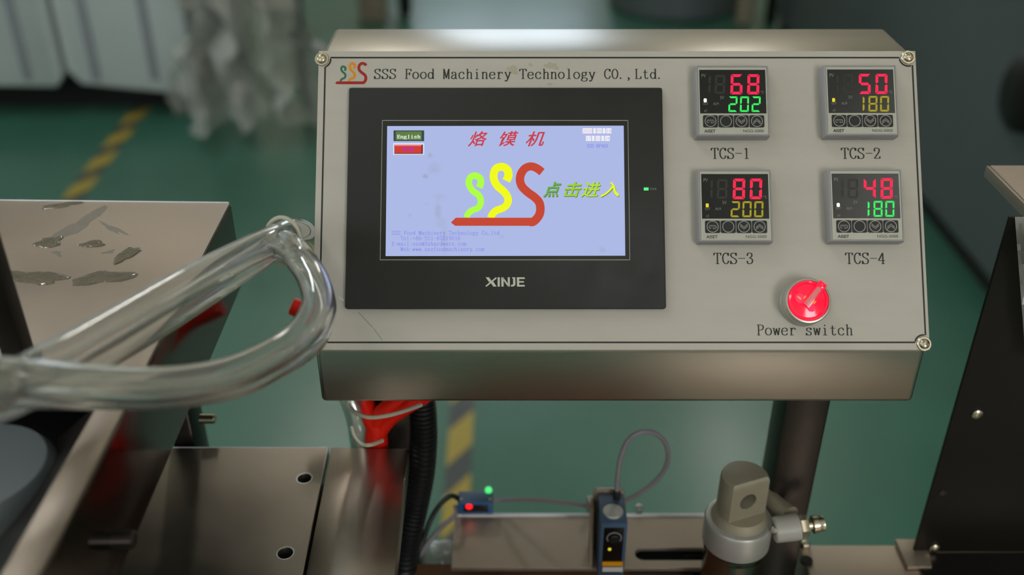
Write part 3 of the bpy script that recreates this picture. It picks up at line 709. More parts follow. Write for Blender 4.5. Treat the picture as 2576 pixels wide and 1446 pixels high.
# ---------------- temperature controllers
SEG = {'0': 'abcdef', '1': 'bc', '2': 'abged', '4': 'fgbc', '5': 'afgcd', '6': 'afgedc', '8': 'abcdefg', '1L': 'ef'}
def add_digit(bm, ch, cx, cy, wd, ht, th, z, slant=0.05):
    gp = th * 0.10; w2, h2 = wd / 2, ht / 2
    T = lambda x, y: Vector((cx + x + (y) * slant, cy + y, z))
    def hor(y, kind):
        a, b = -w2 + gp, w2 - gp
        if kind == 't': p = [(a + .15 * th, y), (b - .15 * th, y), (b - th, y - th), (a + th, y - th)]
        elif kind == 'b': p = [(a + th, y + th), (b - th, y + th), (b - .15 * th, y), (a + .15 * th, y)]
        else: p = [(a + th * .5, y), (a + th, y + th / 2), (b - th, y + th / 2), (b - th * .5, y), (b - th, y - th / 2), (a + th, y - th / 2)]
        bm.faces.new([bm.verts.new(T(*q_)) for q_ in p])
    def ver(s, top):
        y0, y1 = (gp, h2 - gp) if top else (-h2 + gp, -gp)
        xo, xi = s * w2, s * (w2 - th)
        if top: p = [(xo, y1 - .15 * th), (xo, y0 + th * .4), (xo - s * th * .35, y0 + .04 * th), (xi, y0 + th * .55), (xi, y1 - th)]
        else: p = [(xo, y0 + .15 * th), (xo, y1 - th * .4), (xo - s * th * .35, y1 - .04 * th), (xi, y1 - th * .55), (xi, y0 + th)]
        bm.faces.new([bm.verts.new(T(*q_)) for q_ in p])
    for s in ch:
        if s == 'a': hor(h2, 't')
        if s == 'd': hor(-h2, 'b')
        if s == 'g': hor(0, 'm')
        if s == 'f': ver(-1, True)
        if s == 'b': ver(1, True)
        if s == 'e': ver(-1, False)
        if s == 'c': ver(1, False)
def seg_obj(chars, wd, ht, th, z, m, parent, name='digit', lab=None):
    for ch, cx, cy in chars:
        bm = bmesh.new(); add_digit(bm, ch, cx, cy, wd, ht, th, z)
        bmesh.ops.recalc_face_normals(bm, faces=bm.faces)
        o = obj(name, bm, m, parent, lab, shade=False)
    return
mmv = 0.001035
CH = 0.0098
def controller(px, py, pv, sv, svm, ledm, label):
    c = PL(px, py, CH); cx, cy = c.x, c.y
    X = lambda u: cx + u * mmv; Y = lambda v: cy + v * mmv
    # body: flange with a chamfered front rim around a recessed face
    bm = bmesh.new(); s = 23.1 * mmv; s2 = 22.4 * mmv; s3 = 21.8 * mmv
    rings = []
    for (h, r) in ((0, s), (CH - 0.0032, s), (CH - 0.0004, s2 + 0.0002), (CH, s2 - 0.0001), (CH, s3), (CH - 0.0006, s3)):
        rr = rrect(cx - r, cy - r, cx + r, cy + r, 0.0006, 2); rings.append([bm.verts.new((x, y, h)) for x, y in rr])
    n = len(rings[0])
    for a, b in zip(rings, rings[1:]):
        for k in range(n): bm.faces.new((a[k], a[(k + 1) % n], b[(k + 1) % n], b[k]))
    bm.faces.new(rings[-1])
    body = obj('temperature_controller', bm, M['ctl'], console, label)
    hf = CH - 0.0002
    obj('face', prism([(X(-21.6), Y(-21.6), hf - .0006), (X(21.6), Y(-21.6), hf - .0006), (X(21.6), Y(21.6), hf - .0006), (X(-21.6), Y(21.6), hf - .0006)], (0, 0, .0006)), M['ctl_face'], body, shade=False)
    h1 = hf + 0.0001
    obj('display_window', prism([(X(-20.7), Y(-8.3), hf - .0001), (X(20.7), Y(-8.3), hf - .0001), (X(20.7), Y(19.8), hf - .0001), (X(-20.7), Y(19.8), hf - .0001)], (0, 0, .0002)), M['window'], body, shade=False)
    h2 = h1 + 0.00006
    D = lambda chars, cy_, xs: [(SEG[ch], X(x), Y(cy_)) for ch, x in zip(chars, xs)]
    seg_obj([('bc', X(-17), Y(10.4)), ('abcdefg', X(-7.9), Y(10.4))], 6.4 * mmv, 12.2 * mmv, 1.3 * mmv, h1 + .00003, M['ghost'], body, 'unlit_digit')
    seg_obj(D(pv, 10.4, (2.5, 13.0)), 7.5 * mmv, 13.0 * mmv, 1.75 * mmv, h2, M['seg_red'], body)
    sv_ = [('1L' if ch == '1' else ch) for ch in sv]
    xs = [-0.1, 7.1, 14.4]
    seg_obj([(SEG[ch], X(x + (3.6 if ch == '1L' else 0)), Y(-2.4)) for ch, x in zip(sv_, xs)], 5.6 * mmv, 10.0 * mmv, 1.15 * mmv, h2, svm, body)
    cap = lambda s_, u0, u1, v, ht: font_text(s_, M['lab'], body, (X(u0), Y(v)), (X(u1), Y(v)), h2, height=ht * mmv)
    cap('PV', -19.3, -16.7, 14.9, 2.2); cap('SV', -8.0, -5.4, 0.8, 2.1); cap('OUT', -18.8, -15.6, -2.9, 1.6); cap('ALM', -12.5, -9.0, -2.9, 1.6); cap('AT', -18.2, -16.2, -7.5, 1.6); cap('°C', 17.4, 19.6, 4.4, 1.7)
    l = rrect(X(-18.3), Y(-1.2), X(-16.5), Y(1.2), .0005, 2)
    obj('indicator_lamp', prism([Vector((a, b, h1 - .0002)) for a, b in l], (0, 0, .0005)), ledm, body)
    for k, u in enumerate((-14.4, -4.75, 4.9, 14.55)):
        key = obj('key', prism([Vector((a, b, hf - .0001)) for a, b in rrect(X(u - 4.65), Y(-17.3), X(u + 4.65), Y(-9.5), .0009, 3)], (0, 0, .0004), bev=.00012, seg=1), M['key'], body)
        bm = bmesh.new(); hk = hf + 0.00036
        add_ribbon(bm, circle(X(u), Y(-13.35), 3.45 * mmv, 32), lambda t, i: .00042, closed=True, T=lambda x, y: Vector((x, y, hk)))
        obj('key_ring', bm, M['ring'], body, shade=False)
        bm = bmesh.new(); TT = lambda x, y: Vector((x, y, hk)); wdt = lambda t, i: .00055
        if k == 0:
            add_ribbon(bm, [(X(u - 1.0), Y(-14.4)), (X(u - 1.9), Y(-14.4)), (X(u - 2.4), Y(-13.6)), (X(u - 1.9), Y(-12.7)), (X(u + 1.9), Y(-12.7)), (X(u + 2.4), Y(-13.6)), (X(u + 1.9), Y(-14.4)), (X(u + .6), Y(-14.4))], wdt, T=TT)
            add_ribbon(bm, [(X(u - 1.7), Y(-13.45)), (X(u + 1.7), Y(-13.45))], lambda t, i: .0002, T=TT)
            bm.faces.new([bm.verts.new(TT(X(u - .1), Y(-14.4))), bm.verts.new(TT(X(u + .9), Y(-13.8))), bm.verts.new(TT(X(u + .9), Y(-15.0)))])
        elif k in (2, 3):
            sg = -1 if k == 2 else 1
            for off in (-.55, .55):
                add_ribbon(bm, [(X(u - 2.3), Y(-13.4 - sg * 1.1 + off)), (X(u), Y(-13.4 + sg * .9 + off)), (X(u + 2.3), Y(-13.4 - sg * 1.1 + off))], lambda t, i: .0007, T=TT)
        else: bm.free(); bm = None
        if bm: bmesh.ops.recalc_face_normals(bm, faces=bm.faces); obj('key_symbol', bm, M['sym'], body, shade=False)
    font_text('AISET', M['ink'], body, (X(-18.4), Y(-20.6)), (X(-11.4), Y(-20.6)), h1, height=.0020, bold=0.02)
    font_text('NGG-5000', M['ink'], body, (X(6.0), Y(-20.4)), (X(18.7), Y(-20.4)), h1, height=.0018)
    return body
controller(1844, 252.5, '68', '202', M['seg_green'], M['led_white'], 'temperature controller reading red 68 above green 202')
controller(2167, 251.5, '50', '180', M['seg_yellow'], M['led_yellow'], 'temperature controller reading red 50 above dim yellow 180')
controller(1850, 516.5, '80', '200', M['seg_yellow'], M['led_yellow'], 'temperature controller reading red 80 above dim yellow 200')
controller(2179.5, 515.5, '48', '180', M['seg_green'], M['led_white'], 'temperature controller reading red 48 above green 180')

# ---------------- power switch
KH = 0.0135
kc = PL(2033.5, 756, KH); R0 = 0.0146
T0 = Matrix.Translation((kc.x, kc.y, 0))
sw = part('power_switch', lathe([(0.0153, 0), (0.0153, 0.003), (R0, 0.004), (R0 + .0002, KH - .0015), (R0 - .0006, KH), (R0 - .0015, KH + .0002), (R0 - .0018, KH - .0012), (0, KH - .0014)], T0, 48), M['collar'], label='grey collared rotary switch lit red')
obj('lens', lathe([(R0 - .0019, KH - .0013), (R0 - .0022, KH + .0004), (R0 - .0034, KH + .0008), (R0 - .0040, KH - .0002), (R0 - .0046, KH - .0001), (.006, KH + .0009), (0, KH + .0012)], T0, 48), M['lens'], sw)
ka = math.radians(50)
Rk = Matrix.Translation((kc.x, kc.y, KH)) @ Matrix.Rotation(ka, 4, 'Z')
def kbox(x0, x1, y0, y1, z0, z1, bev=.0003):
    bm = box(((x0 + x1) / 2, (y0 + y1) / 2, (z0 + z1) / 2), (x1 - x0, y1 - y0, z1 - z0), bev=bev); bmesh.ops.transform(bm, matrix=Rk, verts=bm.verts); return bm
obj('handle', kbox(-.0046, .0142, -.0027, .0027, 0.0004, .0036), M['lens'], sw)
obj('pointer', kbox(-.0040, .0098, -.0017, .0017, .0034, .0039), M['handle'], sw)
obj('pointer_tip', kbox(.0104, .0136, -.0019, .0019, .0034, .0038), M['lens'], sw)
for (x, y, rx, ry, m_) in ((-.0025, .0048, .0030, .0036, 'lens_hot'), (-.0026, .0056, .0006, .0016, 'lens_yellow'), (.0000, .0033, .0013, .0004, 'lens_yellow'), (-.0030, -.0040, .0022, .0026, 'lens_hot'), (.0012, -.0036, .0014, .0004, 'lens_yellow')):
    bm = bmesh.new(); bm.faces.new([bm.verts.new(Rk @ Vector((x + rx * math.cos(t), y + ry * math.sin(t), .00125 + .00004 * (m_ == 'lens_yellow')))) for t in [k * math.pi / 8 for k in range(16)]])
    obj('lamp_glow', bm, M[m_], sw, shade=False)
# soft brown stains near the title and scratches by the left edge
for i, (px, py, rx, ry) in enumerate(((1290, 176, 16, 9), (1388, 166, 15, 10), (1335, 163, 5, 4), (1383, 212, 6, 4), (890, 700, 4, 5))):
    me = curve_mesh([[tuple(PL(a, b)[:2]) for a, b in blob(px, py, rx, ry, 20, .45, i)]], 0.00003)
    me.transform(Matrix.Translation((0, 0, 0.00003)))
    link('stain', me, M['stain'], console, shade=False)
for a, b in (((812, 728), (838, 742)), ((852, 748), (866, 756)), ((902, 786), (938, 824)), ((940, 826), (962, 856))):
    bm = bmesh.new(); pa, pb = PL(*a), PL(*b)
    add_ribbon(bm, [(pa.x, pa.y), (pb.x, pb.y)], lambda t, i: 0.0007, T=lambda x, y: Vector((x, y, 0.00009)))
    obj('scratch', bm, M['line'] if a[0] > 900 else M['bright'], console, shade=False)

# ================================================================= console posts
def post(px_c, py, y0, wd, z_top, z_bot, label):
    c = at_y(px_c, py, y0)
    t = thing('steel_post', label, 'post', (c.x, y0 + wd / 2, z_bot), group='square posts carrying the console')
    obj('tube', box((c.x, y0 + wd / 2, (z_top + z_bot) / 2), (wd, wd, z_top - z_bot - 0.004), bev=0.003), M['dark_steel'], t)
    obj('foot_plate', box((c.x, y0 + wd / 2, z_bot + 0.004), (wd + .03, wd + .03, 0.008), bev=0.001), M['dark_steel'], t)
    return c
zc = apr.z - 0.0004
post(2028, 1050, 0.570, 0.0325, zc, 0.0, 'dark square steel post under the right end of the console')
post(982, 1050, 0.602, 0.0325, zc, 0.0, 'dark square steel post behind the red hoses at left')

# ================================================================= left machine table
ZT = 1.235
TH = 0.0030
tb_far = [at_z(-60, 502, ZT), at_z(578, 509, ZT)]
edge = lambda py: at_z(578 + (py - 510) * (97 - 578) / (1446 - 510.0), py, ZT)     # right edge of the table
E1, E2 = edge(985), edge(1500)
dirx = (tb_far[0] - tb_far[1]).normalized(); diry = (E2 - tb_far[1]).normalized()
table = thing('machine_cover_table', 'dull steel machine top with grease patches and polished side skirt', 'machine', (tb_far[1].x, tb_far[1].y, 0.0))
strip_l = [at_z(258, 1004, ZT), at_z(262, 985, ZT), at_z(-20, 1470, ZT)]
xl = at_z(-300, 700, ZT)
near_l = at_z(-60, 985, ZT)
outline = [tb_far[1], tb_far[0] + dirx * 0.3, near_l + dirx * 0.3, strip_l[1], strip_l[2] + diry * .10, E2 + diry * .06]
obj('top_panel', prism([p.copy() for p in outline], (0, 0, -TH), bev=0.0008, seg=2), M['steel'], table)
obj('edge_highlight', tube([tb_far[1] + Vector((-.001, 0, -.0008)), tb_far[0] + dirx * .3 + Vector((0, 0, -.0008))], .0011, 10), M['edge_glint'], table)  # pale strip drawn as the highlight on the table's back edge
SK = 0.0630
# side skirt down the right edge
a, b = tb_far[1] + Vector((0.0004, 0, -TH)), E2 + diry * .06 + Vector((0.0004, 0, -TH))
inn = diry.cross(Vector((0, 0, 1))); inn = inn if inn.x < 0 else -inn
obj('side_skirt', prism([a, b, b + inn * .002, a + inn * .002], (0, 0, -SK), bev=0.0004, seg=1), M['mirror'], table)
obj('back_skirt', prism([a, tb_far[0] + dirx * .3 + Vector((0, 0, -TH)), tb_far[0] + dirx * .3 + diry * .002 + Vector((0, 0, -TH)), a + diry * .002], (0, 0, -SK), bev=0), M['mirror'], table)
# upstand beside the opening, opening floor
s0, s1 = strip_l[1], strip_l[2] + diry * .10
obj('opening_flange', prism([s0 + Vector((0, 0, -TH)), s1 + Vector((0, 0, -TH)), s1 + inn * .030 + Vector((0, 0, -.030)), s0 + inn * .030 + Vector((0, 0, -.030))], (0, 0, -.0015)), M['dark_steel'], table)
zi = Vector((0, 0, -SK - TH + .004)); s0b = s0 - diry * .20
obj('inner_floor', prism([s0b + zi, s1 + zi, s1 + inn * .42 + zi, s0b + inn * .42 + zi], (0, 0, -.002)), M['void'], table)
# table legs standing on the floor (the far right one shows below the skirt)
for lx_, ly_, nm in ((-.2515, .606, 1), (tb_far[1].x - .42, .60, 2), (tb_far[1].x - .42, -0.05, 3)):
    obj('leg', box((lx_, ly_, (ZT - TH - 0.001) / 2), (.017 if nm == 1 else .03, .03, ZT - TH - 0.002), bev=.002), M['dark_steel'], table)
# grey drum edge in the opening
dc = at_z(-60, 1200, ZT - .02)
drum = lathe([(.036, -.037), (.038, -.036), (.038, .0), (.034, .006), (0, .008)], Matrix.Translation(dc), 40)
o = obj('drum', drum, M['machine_grey'])
tag(o, 'grey rounded drum inside the dark opening at the left edge', 'drum')
# black upright bar standing on the table
pb0 = at_z(52, 905, ZT)
o = obj('upright_bar', box((pb0.x, pb0.y, ZT + .085), (.0125, .0125, .17), bev=.0012), M['black'])
tag(o, 'dark upright square bar standing on the table at the left edge', 'bar')

# wet grease patches and dry smears lying on the table
def patch(px, py, rx, ry, seed, name, label, m, h=0.0008, rot=0.0, jag=0.35):
    pts = blob(0, 0, rx, ry, 26, jag, seed); c, s_ = math.cos(rot), math.sin(rot)
    P3 = [at_z(px + x * c - y * s_, py + x * s_ + y * c, ZT) for x, y in pts]
    cen = sum(P3, Vector()) / len(P3)
    bm = bmesh.new(); rings = []
    for k, (f, z) in enumerate(((1.0, 0.00003), (0.94, h * .7), (0.7, h), (0.35, h * .8))):
        rings.append([bm.verts.new(cen + (p - cen) * f + Vector((0, 0, z + (h * .6 * noise.noise(p * 400 + Vector((k, seed, 0))) if 0 < k else 0)))) for p in P3])
    n = len(P3)
    for r0, r1 in zip(rings, rings[1:]):
        for k in range(n): bm.faces.new((r0[k], r0[(k + 1) % n], r1[(k + 1) % n], r1[k]))
    bm.faces.new(rings[-1]); bm.faces.new(list(reversed(rings[0])))
    o = obj(name, bm, m)
    tag(o, label, 'grease' if name == 'grease_patch' else 'smear')
    o['group'] = 'grease patches on the machine top' if name == 'grease_patch' else 'dried smears on the machine top'
patch(90, 698, 68, 19, 3, 'grease_patch', 'long dark wet grease patch nearest the upright bar', M['grease'], rot=.05)
patch(260, 699, 72, 17, 4, 'grease_patch', 'long tapering wet grease patch nearest the hose', M['grease'], rot=-.12)
patch(123, 610, 40, 12, 5, 'grease_patch', 'small wet grease patch below the grey arc-shaped smear, at left', M['grease'], rot=-.1)
patch(232, 614, 37, 7, 6, 'grease_patch', 'thin brownish streak of grease in the middle of the top', M['grease'], rot=-.12)
patch(318, 641, 34, 14, 8, 'grease_patch', 'glistening lumpy grease patch at right of the group', M['grease'], rot=-.5)
patch(155, 516, 52, 6, 9, 'grease_patch', 'flat dull grease streak at the far edge of the top', M['grease'], rot=-.12, h=.0004)
patch(196, 566, 72, 15, 11, 'dried_smear', 'large dried grey arc-shaped smear', M['smear'], h=.00012, rot=-.45, jag=.5)
patch(284, 575, 30, 7, 12, 'dried_smear', 'small dried grey smear right of the large arc', M['smear'], h=.00012, rot=.5, jag=.6)
patch(274, 634, 13, 5, 13, 'dried_smear', 'tiny dried smear between the wet patches', M['smear'], h=.00012, rot=-.2, jag=.6)
patch(144, 637, 9, 8, 14, 'dried_smear', 'tiny dried smear under the small wet patch', M['smear'], h=.00012, jag=.7)

# ================================================================= lower bed plates
ZB = 1.06
seam = lambda py: 828 + (py - 1125) * (764 - 828) / 321.0
L1 = [at_z(300, 1125, ZB), at_z(826, 1125, ZB), at_z(seam(1600) - 2, 1600, ZB), at_z(160, 1600, ZB)]
L2 = [at_z(833, 1124, ZB), at_z(1028, 1128, ZB), at_z(1028 - 475 * .108, 1600, ZB), at_z(seam(1600) + 4, 1600, ZB)]
bed = thing('machine_bed', 'brushed steel machine bed of two plates, screw holes in the left one', 'machine', (L1[1].x, L1[2].y, 0.0))
obj('edge_highlight', tube([L1[0] + Vector((0, 0, -.0008)), L1[1] + Vector((-.0015, 0, -.0008))], .0010, 10), M['edge_glint'], bed)  # highlight on the bed's back edge, put in as a pale strip
holes = [at_z(766, 1203, ZB), at_z(718, 1391, ZB)]
me = curve_mesh([[(p.x, p.y) for p in L1]] + [circle(h_.x, h_.y, 0.0050) for h_ in holes], 0.005, bev=0.0006, z=ZB - .005)
obj('plate', bm_of(me), M['plate'], bed)
obj('plate', prism([p.copy() for p in L2], (0, 0, -.016), bev=.0012), M['plate'], bed)
for h_ in holes:
    obj('hole_rim', lathe([(.0050, -.0085), (.0056, -.0006), (.0060, .0002), (.0051, .0002), (.0047, -.0085)][::1], Matrix.Translation((h_.x, h_.y, ZB)), 28), M['bright'], bed)
x0 = L1[1].x - .17; x1 = L2[1].x - .035; y1 = L1[1].y - .02; y0 = y1 - .22
obj('pedestal', box(((x0 + x1) / 2, (y0 + y1) / 2, (ZB - .017) / 2), (x1 - x0, y1 - y0, ZB - .019), bev=.002), M['dark_steel'], bed)
# pin sticking out beyond the leg
pc = at_y(514, 1053, .598)
o = obj('locating_pin', tube([pc + Vector((-.003, 0, 0)), pc + Vector((.0075, 0, 0)), pc + Vector((.0085, 0, 0))], lambda i: .0038 if i < 2 else .0030, 16), M['chrome'])
tag(o, 'short steel pin sticking out beside the table leg', 'pin')
# bolt standing out of the skirt
f = 0.76; sp = a.lerp(b, 0.0)
bp = at_z(262, 1358, ZT - .045)
# slide it onto the skirt plane
t_ = (bp - a).dot(diry); bp = Vector((a.x, a.y, bp.z)) + Vector((diry.x, diry.y, 0)) * t_
out = -inn
bm = add_lathe(bmesh.new(), [(.0046, 0), (.0046, .010), (.0038, .0108), (0, .0108)], frame(bp, out), 20)
o = obj('skirt_bolt', bm, M['dark_steel'], table)

# ================================================================= hoses and ties
def hose(pts, r, m, n=10, seg=20, wallf=0.0):
    path = catmull(pts, n); bm = tube(path, r, seg, cap=not wallf)
    if wallf:
        inner = tube(path, (r * wallf), seg, cap=False)
        for f_ in inner.faces: f_.normal_flip()
        me = mesh2(inner); bm.from_mesh(me); bpy.data.meshes.remove(me)
        # close the ends with annuli
        bm.edges.ensure_lookup_table(); be = [e for e in bm.edges if e.is_boundary]
        bmesh.ops.bridge_loops(bm, edges=[e for e in be if (e.verts[0].co - path[0]).length < r * 1.6])
        bm.edges.ensure_lookup_table(); be = [e for e in bm.edges if e.is_boundary]
        bmesh.ops.bridge_loops(bm, edges=be)
    return bm
def mesh2(bm):
    me = bpy.data.meshes.new('m'); bm.to_mesh(me); bm.free(); return me
hp = [at_d(px, py, d) for px, py, d in ((-520, 1260, .33), (-280, 1125, .365), (-60, 1004, .40), (60, 940, .425), (180, 880, .452), (330, 794, .487), (480, 707, .525), (610, 640, .565), (690, 602, .592), (732, 583, .615), (762, 588, .65), (776, 625, .70), (780, 690, .73), (800, 790, .745), (840, 900, .75), (893, 1030, .75), (908, 1105, .762), (915, 1180, .80))]
hA = obj('clear_hose', hose(hp, .0088, M['clear'], wallf=.80), M['clear'])
tag(hA, 'clear plastic hose running diagonally up to the console side, then bending down behind it', 'hose', 'clear plastic hoses at left')
hp = [at_d(px, py, d) for px, py, d in ((-600, 1010, .36), (-320, 965, .385), (-80, 948, .405), (40, 948, .418), (200, 962, .435), (400, 968, .455), (560, 945, .475), (680, 895, .50), (762, 835, .52), (798, 770, .535), (790, 710, .548), (758, 655, .562), (722, 618, .585), (688, 618, .600), (640, 652, .592), (560, 705, .573), (420, 795, .533), (250, 897, .494), (80, 985, .465), (-60, 1040, .45), (-400, 1180, .41))]
hB = obj('clear_hose', hose(hp, .0086, M['clear'], wallf=.80), M['clear'])
tag(hB, 'clear plastic hose curving round in a loop beside the console', 'hose', 'clear plastic hoses at left')
hp = [at_d(px, py, d) for px, py, d in ((-600, 1040, .39), (-320, 1000, .408), (-80, 980, .425), (60, 985, .438), (240, 990, .452), (430, 990, .470), (590, 965, .492), (700, 915, .515), (782, 860, .545), (812, 790, .567), (806, 730, .585), (782, 685, .60), (750, 650, .617))]
hC = obj('clear_hose', hose(hp, .0075, M['clear'], wallf=.78), M['clear'])
tag(hC, 'thinner clear hose following just below the looped hose', 'hose', 'clear plastic hoses at left')
def ring_tie(c, r, ax, up, w_=.0010, n=28, squash=1.0):
    Mx = frame(c, ax, up)
    return [Mx @ Vector((r * math.cos(2 * math.pi * k / n), squash * r * math.sin(2 * math.pi * k / n), 0)) for k in range(n)]
t1 = ring_tie(at_d(712, 606, .600), .0145, at_d(760, 590, .62) - at_d(660, 640, .57), Vector((0, 0, 1)), squash=.8)
o = obj('cable_tie', tube(t1, .0013, 10, closed=True), M['tie']); tag(o, 'pale cable tie looped round the clear hoses at the bend', 'cable tie', 'pale cable ties')
t1 = [at_d(*p) for p in ((876, 1018, .70), (892, 1036, .69), (925, 1049, .685), (965, 1047, .685), (1010, 1036, .69), (1060, 1018, .70))]
o = obj('cable_tie', tube(catmull(t1, 6), .0015, 10), M['tie']); tag(o, 'pale cable tie hanging below the console around the red hoses', 'cable tie', 'pale cable ties')
t1 = [at_d(*p) for p in ((886, 1074, .70), (893, 1098, .695), (912, 1117, .69), (935, 1118, .69), (962, 1108, .70))]
o = obj('cable_tie', tube(catmull(t1, 6), .0015, 10), M['tie']); tag(o, 'lower pale cable tie just above the bed plates', 'cable tie', 'pale cable ties')
for k, (pts, lab) in enumerate((
    (((1075, 990, .73), (1025, 1020, .735), (982, 1050, .745), (955, 1085, .752), (944, 1125, .765), (940, 1200, .80)), 'red rubber hose bending down from the console, front one'),
    (((1035, 990, .735), (990, 1012, .737), (955, 1045, .743), (938, 1085, .752), (934, 1130, .768), (930, 1200, .805)), 'red rubber hose bending down from the console, middle one'),
    (((736, 770, .79), (770, 785, .79), (830, 815, .79), (872, 870, .785), (900, 950, .765), (925, 1030, .75), (946, 1080, .75), (954, 1130, .768), (954, 1200, .805)), 'red rubber hose whose cut end shows inside the loop of clear hose'))):
    o = obj('red_hose', hose([at_d(*p) for p in pts], .0062 if 'cut end' not in lab else .0072, M['red']), M['red']); tag(o, lab, 'hose', 'red rubber hoses')
# corrugated conduit
cp = catmull([at_d(*p) for p in ((1058, 985, .76), (1064, 1040, .765), (1066, 1110, .775), (1060, 1190, .785), (1045, 1270, .795), (1030, 1340, .80), (1018, 1410, .81), (1010, 1500, .83))], 26)
o = obj('corrugated_conduit', tube(cp, lambda i: .0098 + (.0009 if i % 4 < 2 else -.0006), 28), M['rubber'])
tag(o, 'black corrugated conduit hanging down beside the bed plates', 'conduit')

# ================================================================= rail with sensors
ZR = .945
ra, rb = at_z(1144, 1297, ZR), at_z(1540, 1297, ZR)
rdep = at_z(1144, 1297, ZR).y - at_z(1140, 1428, ZR).y
sl = [at_z(1618, 1393, ZR), at_z(1790, 1393, ZR)]
y_s = sl[0].y; hw = .0068
slot = [(sl[1].x, y_s - hw), (sl[1].x, y_s + hw)] + [(sl[0].x + hw * math.cos(t), y_s + hw * math.sin(t)) for t in [math.pi / 2 + k * math.pi / 8 for k in range(9)]]
me = curve_mesh([[(ra.x, ra.y), (rb.x + .1, ra.y), (rb.x + .1, ra.y - rdep), (ra.x, ra.y - rdep)], slot], .002, bev=.0003, z=ZR - .002)
rail = thing('mounting_rail', 'flat dull steel rail with a long slot, carrying the sensors', 'rail', (ra.x, ra.y - rdep / 2, ZR - .03))
obj('rail_plate', bm_of(me), M['steel'], rail)
obj('edge_highlight', box(((ra.x + rb.x + .1) / 2, ra.y + .0004, ZR - .0010), (rb.x + .1 - ra.x, .0030, .005), bev=.0008), M['edge_glint'], rail, shade=False)  # pale bar painted in as the rail's reflected highlight
obj('slot_backing', box((sl[0].x + .022, y_s + .010, ZR - .010), (.066, .042, .002)), M['void'], rail)
for px, py in ((1608, 1282), (1484, 1262)):
    c = at_y(px, py, ra.y + .006)
    obj('bolt', add_lathe(bmesh.new(), [(.0022, -.022), (.0022, .0), (.0030, .0005), (.0030, .0045), (.0022, .005), (0, .005)], Matrix.Translation(c), 16), M['alu'], rail)
obj('rail_leg', box((rb.x + .07, ra.y - .025, (ZR - .006) / 2), (.03, .03, ZR - .008), bev=.002), M['dark_steel'], rail)
obj('rail_leg', box((ra.x + .03, ra.y - .02, (ZR - .006) / 2), (.02, .03, ZR - .008), bev=.002), M['dark_steel'], rail)
# brown belt
bz = .93
bl_ = [at_z(1012, 1420, bz), at_z(1200, 1414, bz), at_z(1500, 1404, bz), at_z(1735, 1408, bz)]
bm = bmesh.new(); n_ = 40; rows = []
top = catmull(bl_, 10)
for j in range(30):
    rows.append([bm.verts.new(p + Vector((0, -.014 * j, .0014 * math.sin(p.x * 60 + j * 1.1) - (.0012 if j == 0 else 0)))) for p in top])
for r0, r1 in zip(rows, rows[1:]):
    for k in range(len(top) - 1): bm.faces.new((r0[k], r0[k + 1], r1[k + 1], r1[k]))
g = bmesh.ops.solidify(bm, geom=bm.faces[:], thickness=.0016)
o = obj('conveyor_belt', bm, M['belt']); tag(o, 'brown coated belt along the bottom below the rail', 'belt')

inf = thing('reflector_table', 'dull steel table added out of view to brighten the console apron', 'table', (.36, .20, 0))  # unseen table added so its reflection brightens the console apron
obj('table_top', box((.36, .20, .895), (.38, .50, .006), bev=.001), M['steel'], inf)
for xx in (.20, .52):
    for yy in (-.02, .42): obj('leg', box((xx, yy, .4455), (.03, .03, .889), bev=.002), M['dark_steel'], inf)
# tall blue grey mark sensor
d0 = at_z(1512, 1317, 1.003); d1 = at_y(1580, 1315, d0.y); dB = at_z(1507, 1240, 1.003)
sx0, sx1 = d0.x, d1.x; sy0, sy1 = d0.y, dB.y; sz1 = 1.003; sz0 = ZR + .0004
sen = thing('mark_sensor', 'tall blue-grey mark sensor with round dial and orange label, cable looping from its top', 'sensor', ((sx0 + sx1) / 2, (sy0 + sy1) / 2, sz0))
cx_ = (sx0 + sx1) / 2; wS = sx1 - sx0
obj('housing', box((cx_, (sy0 + sy1) / 2, (sz0 + sz1) / 2), (wS, sy1 - sy0, sz1 - sz0), bev=.0012), M['sensor'], sen)
pz1, pz0 = at_y(1545, 1327, sy0).z, at_y(1545, 1440, sy0).z
obj('front_panel', box((cx_, sy0 - .0002, (pz0 + pz1) / 2), (wS - .0052, .0012, pz1 - pz0), bev=.0005), M['sensor_dark'], sen)
dial = at_y(1545, 1352, sy0 - .001)
TF = frame(dial, (0, -1, 0), (1, 0, 0))
obj('dial', lathe([(.0040, 0), (.0038, .0022), (.0033, .0026), (0, .0026)], TF, 24), M['key'], sen)
arc = [TF @ Vector((.0055 * math.cos(t), .0055 * math.sin(t), .0004)) for t in [math.radians(-35 + k * 250 / 20) for k in range(21)]]
if arc[10].z < dial.z: arc = [TF @ Vector((.0055 * math.cos(t), -.0055 * math.sin(t), .0004)) for t in [math.radians(-35 + k * 250 / 20) for k in range(21)]]
obj('dial_scale', tube(arc, .0005, 8), M['cable_grey'], sen)
c = at_y(1533.5, 1381, sy0 - .001); obj('indicator_lamp', lathe([(.0013, 0), (.0011, .0006), (0, .0008)], frame(c, (0, -1, 0)), 14), M['led_yellow'], sen)
c = at_y(1541, 1418, sy0 - .0014); obj('sticker', box(c, (wS - .0045, .0004, .0046)), M['label_orange'], sen, label='orange sticker')
c = at_y(1541, 1432, sy0 - .0014); obj('sticker', box(c, (wS - .0045, .0004, .0050)), M['label_white'], sen, label='white sticker')
c = at_z(1542, 1288, sz1); obj('lens_cap', lathe([(.0080, 0), (.0080, .0012), (.0074, .0017), (0, .0017)], Matrix.Translation(c), 32), M['alu'], sen)
c = at_z(1551, 1252, sz1); obj('cable_gland', lathe([(.0030, 0), (.0030, .006), (.0024, .008), (0, .008)], Matrix.Translation(c), 18), M['cable_black'], sen)
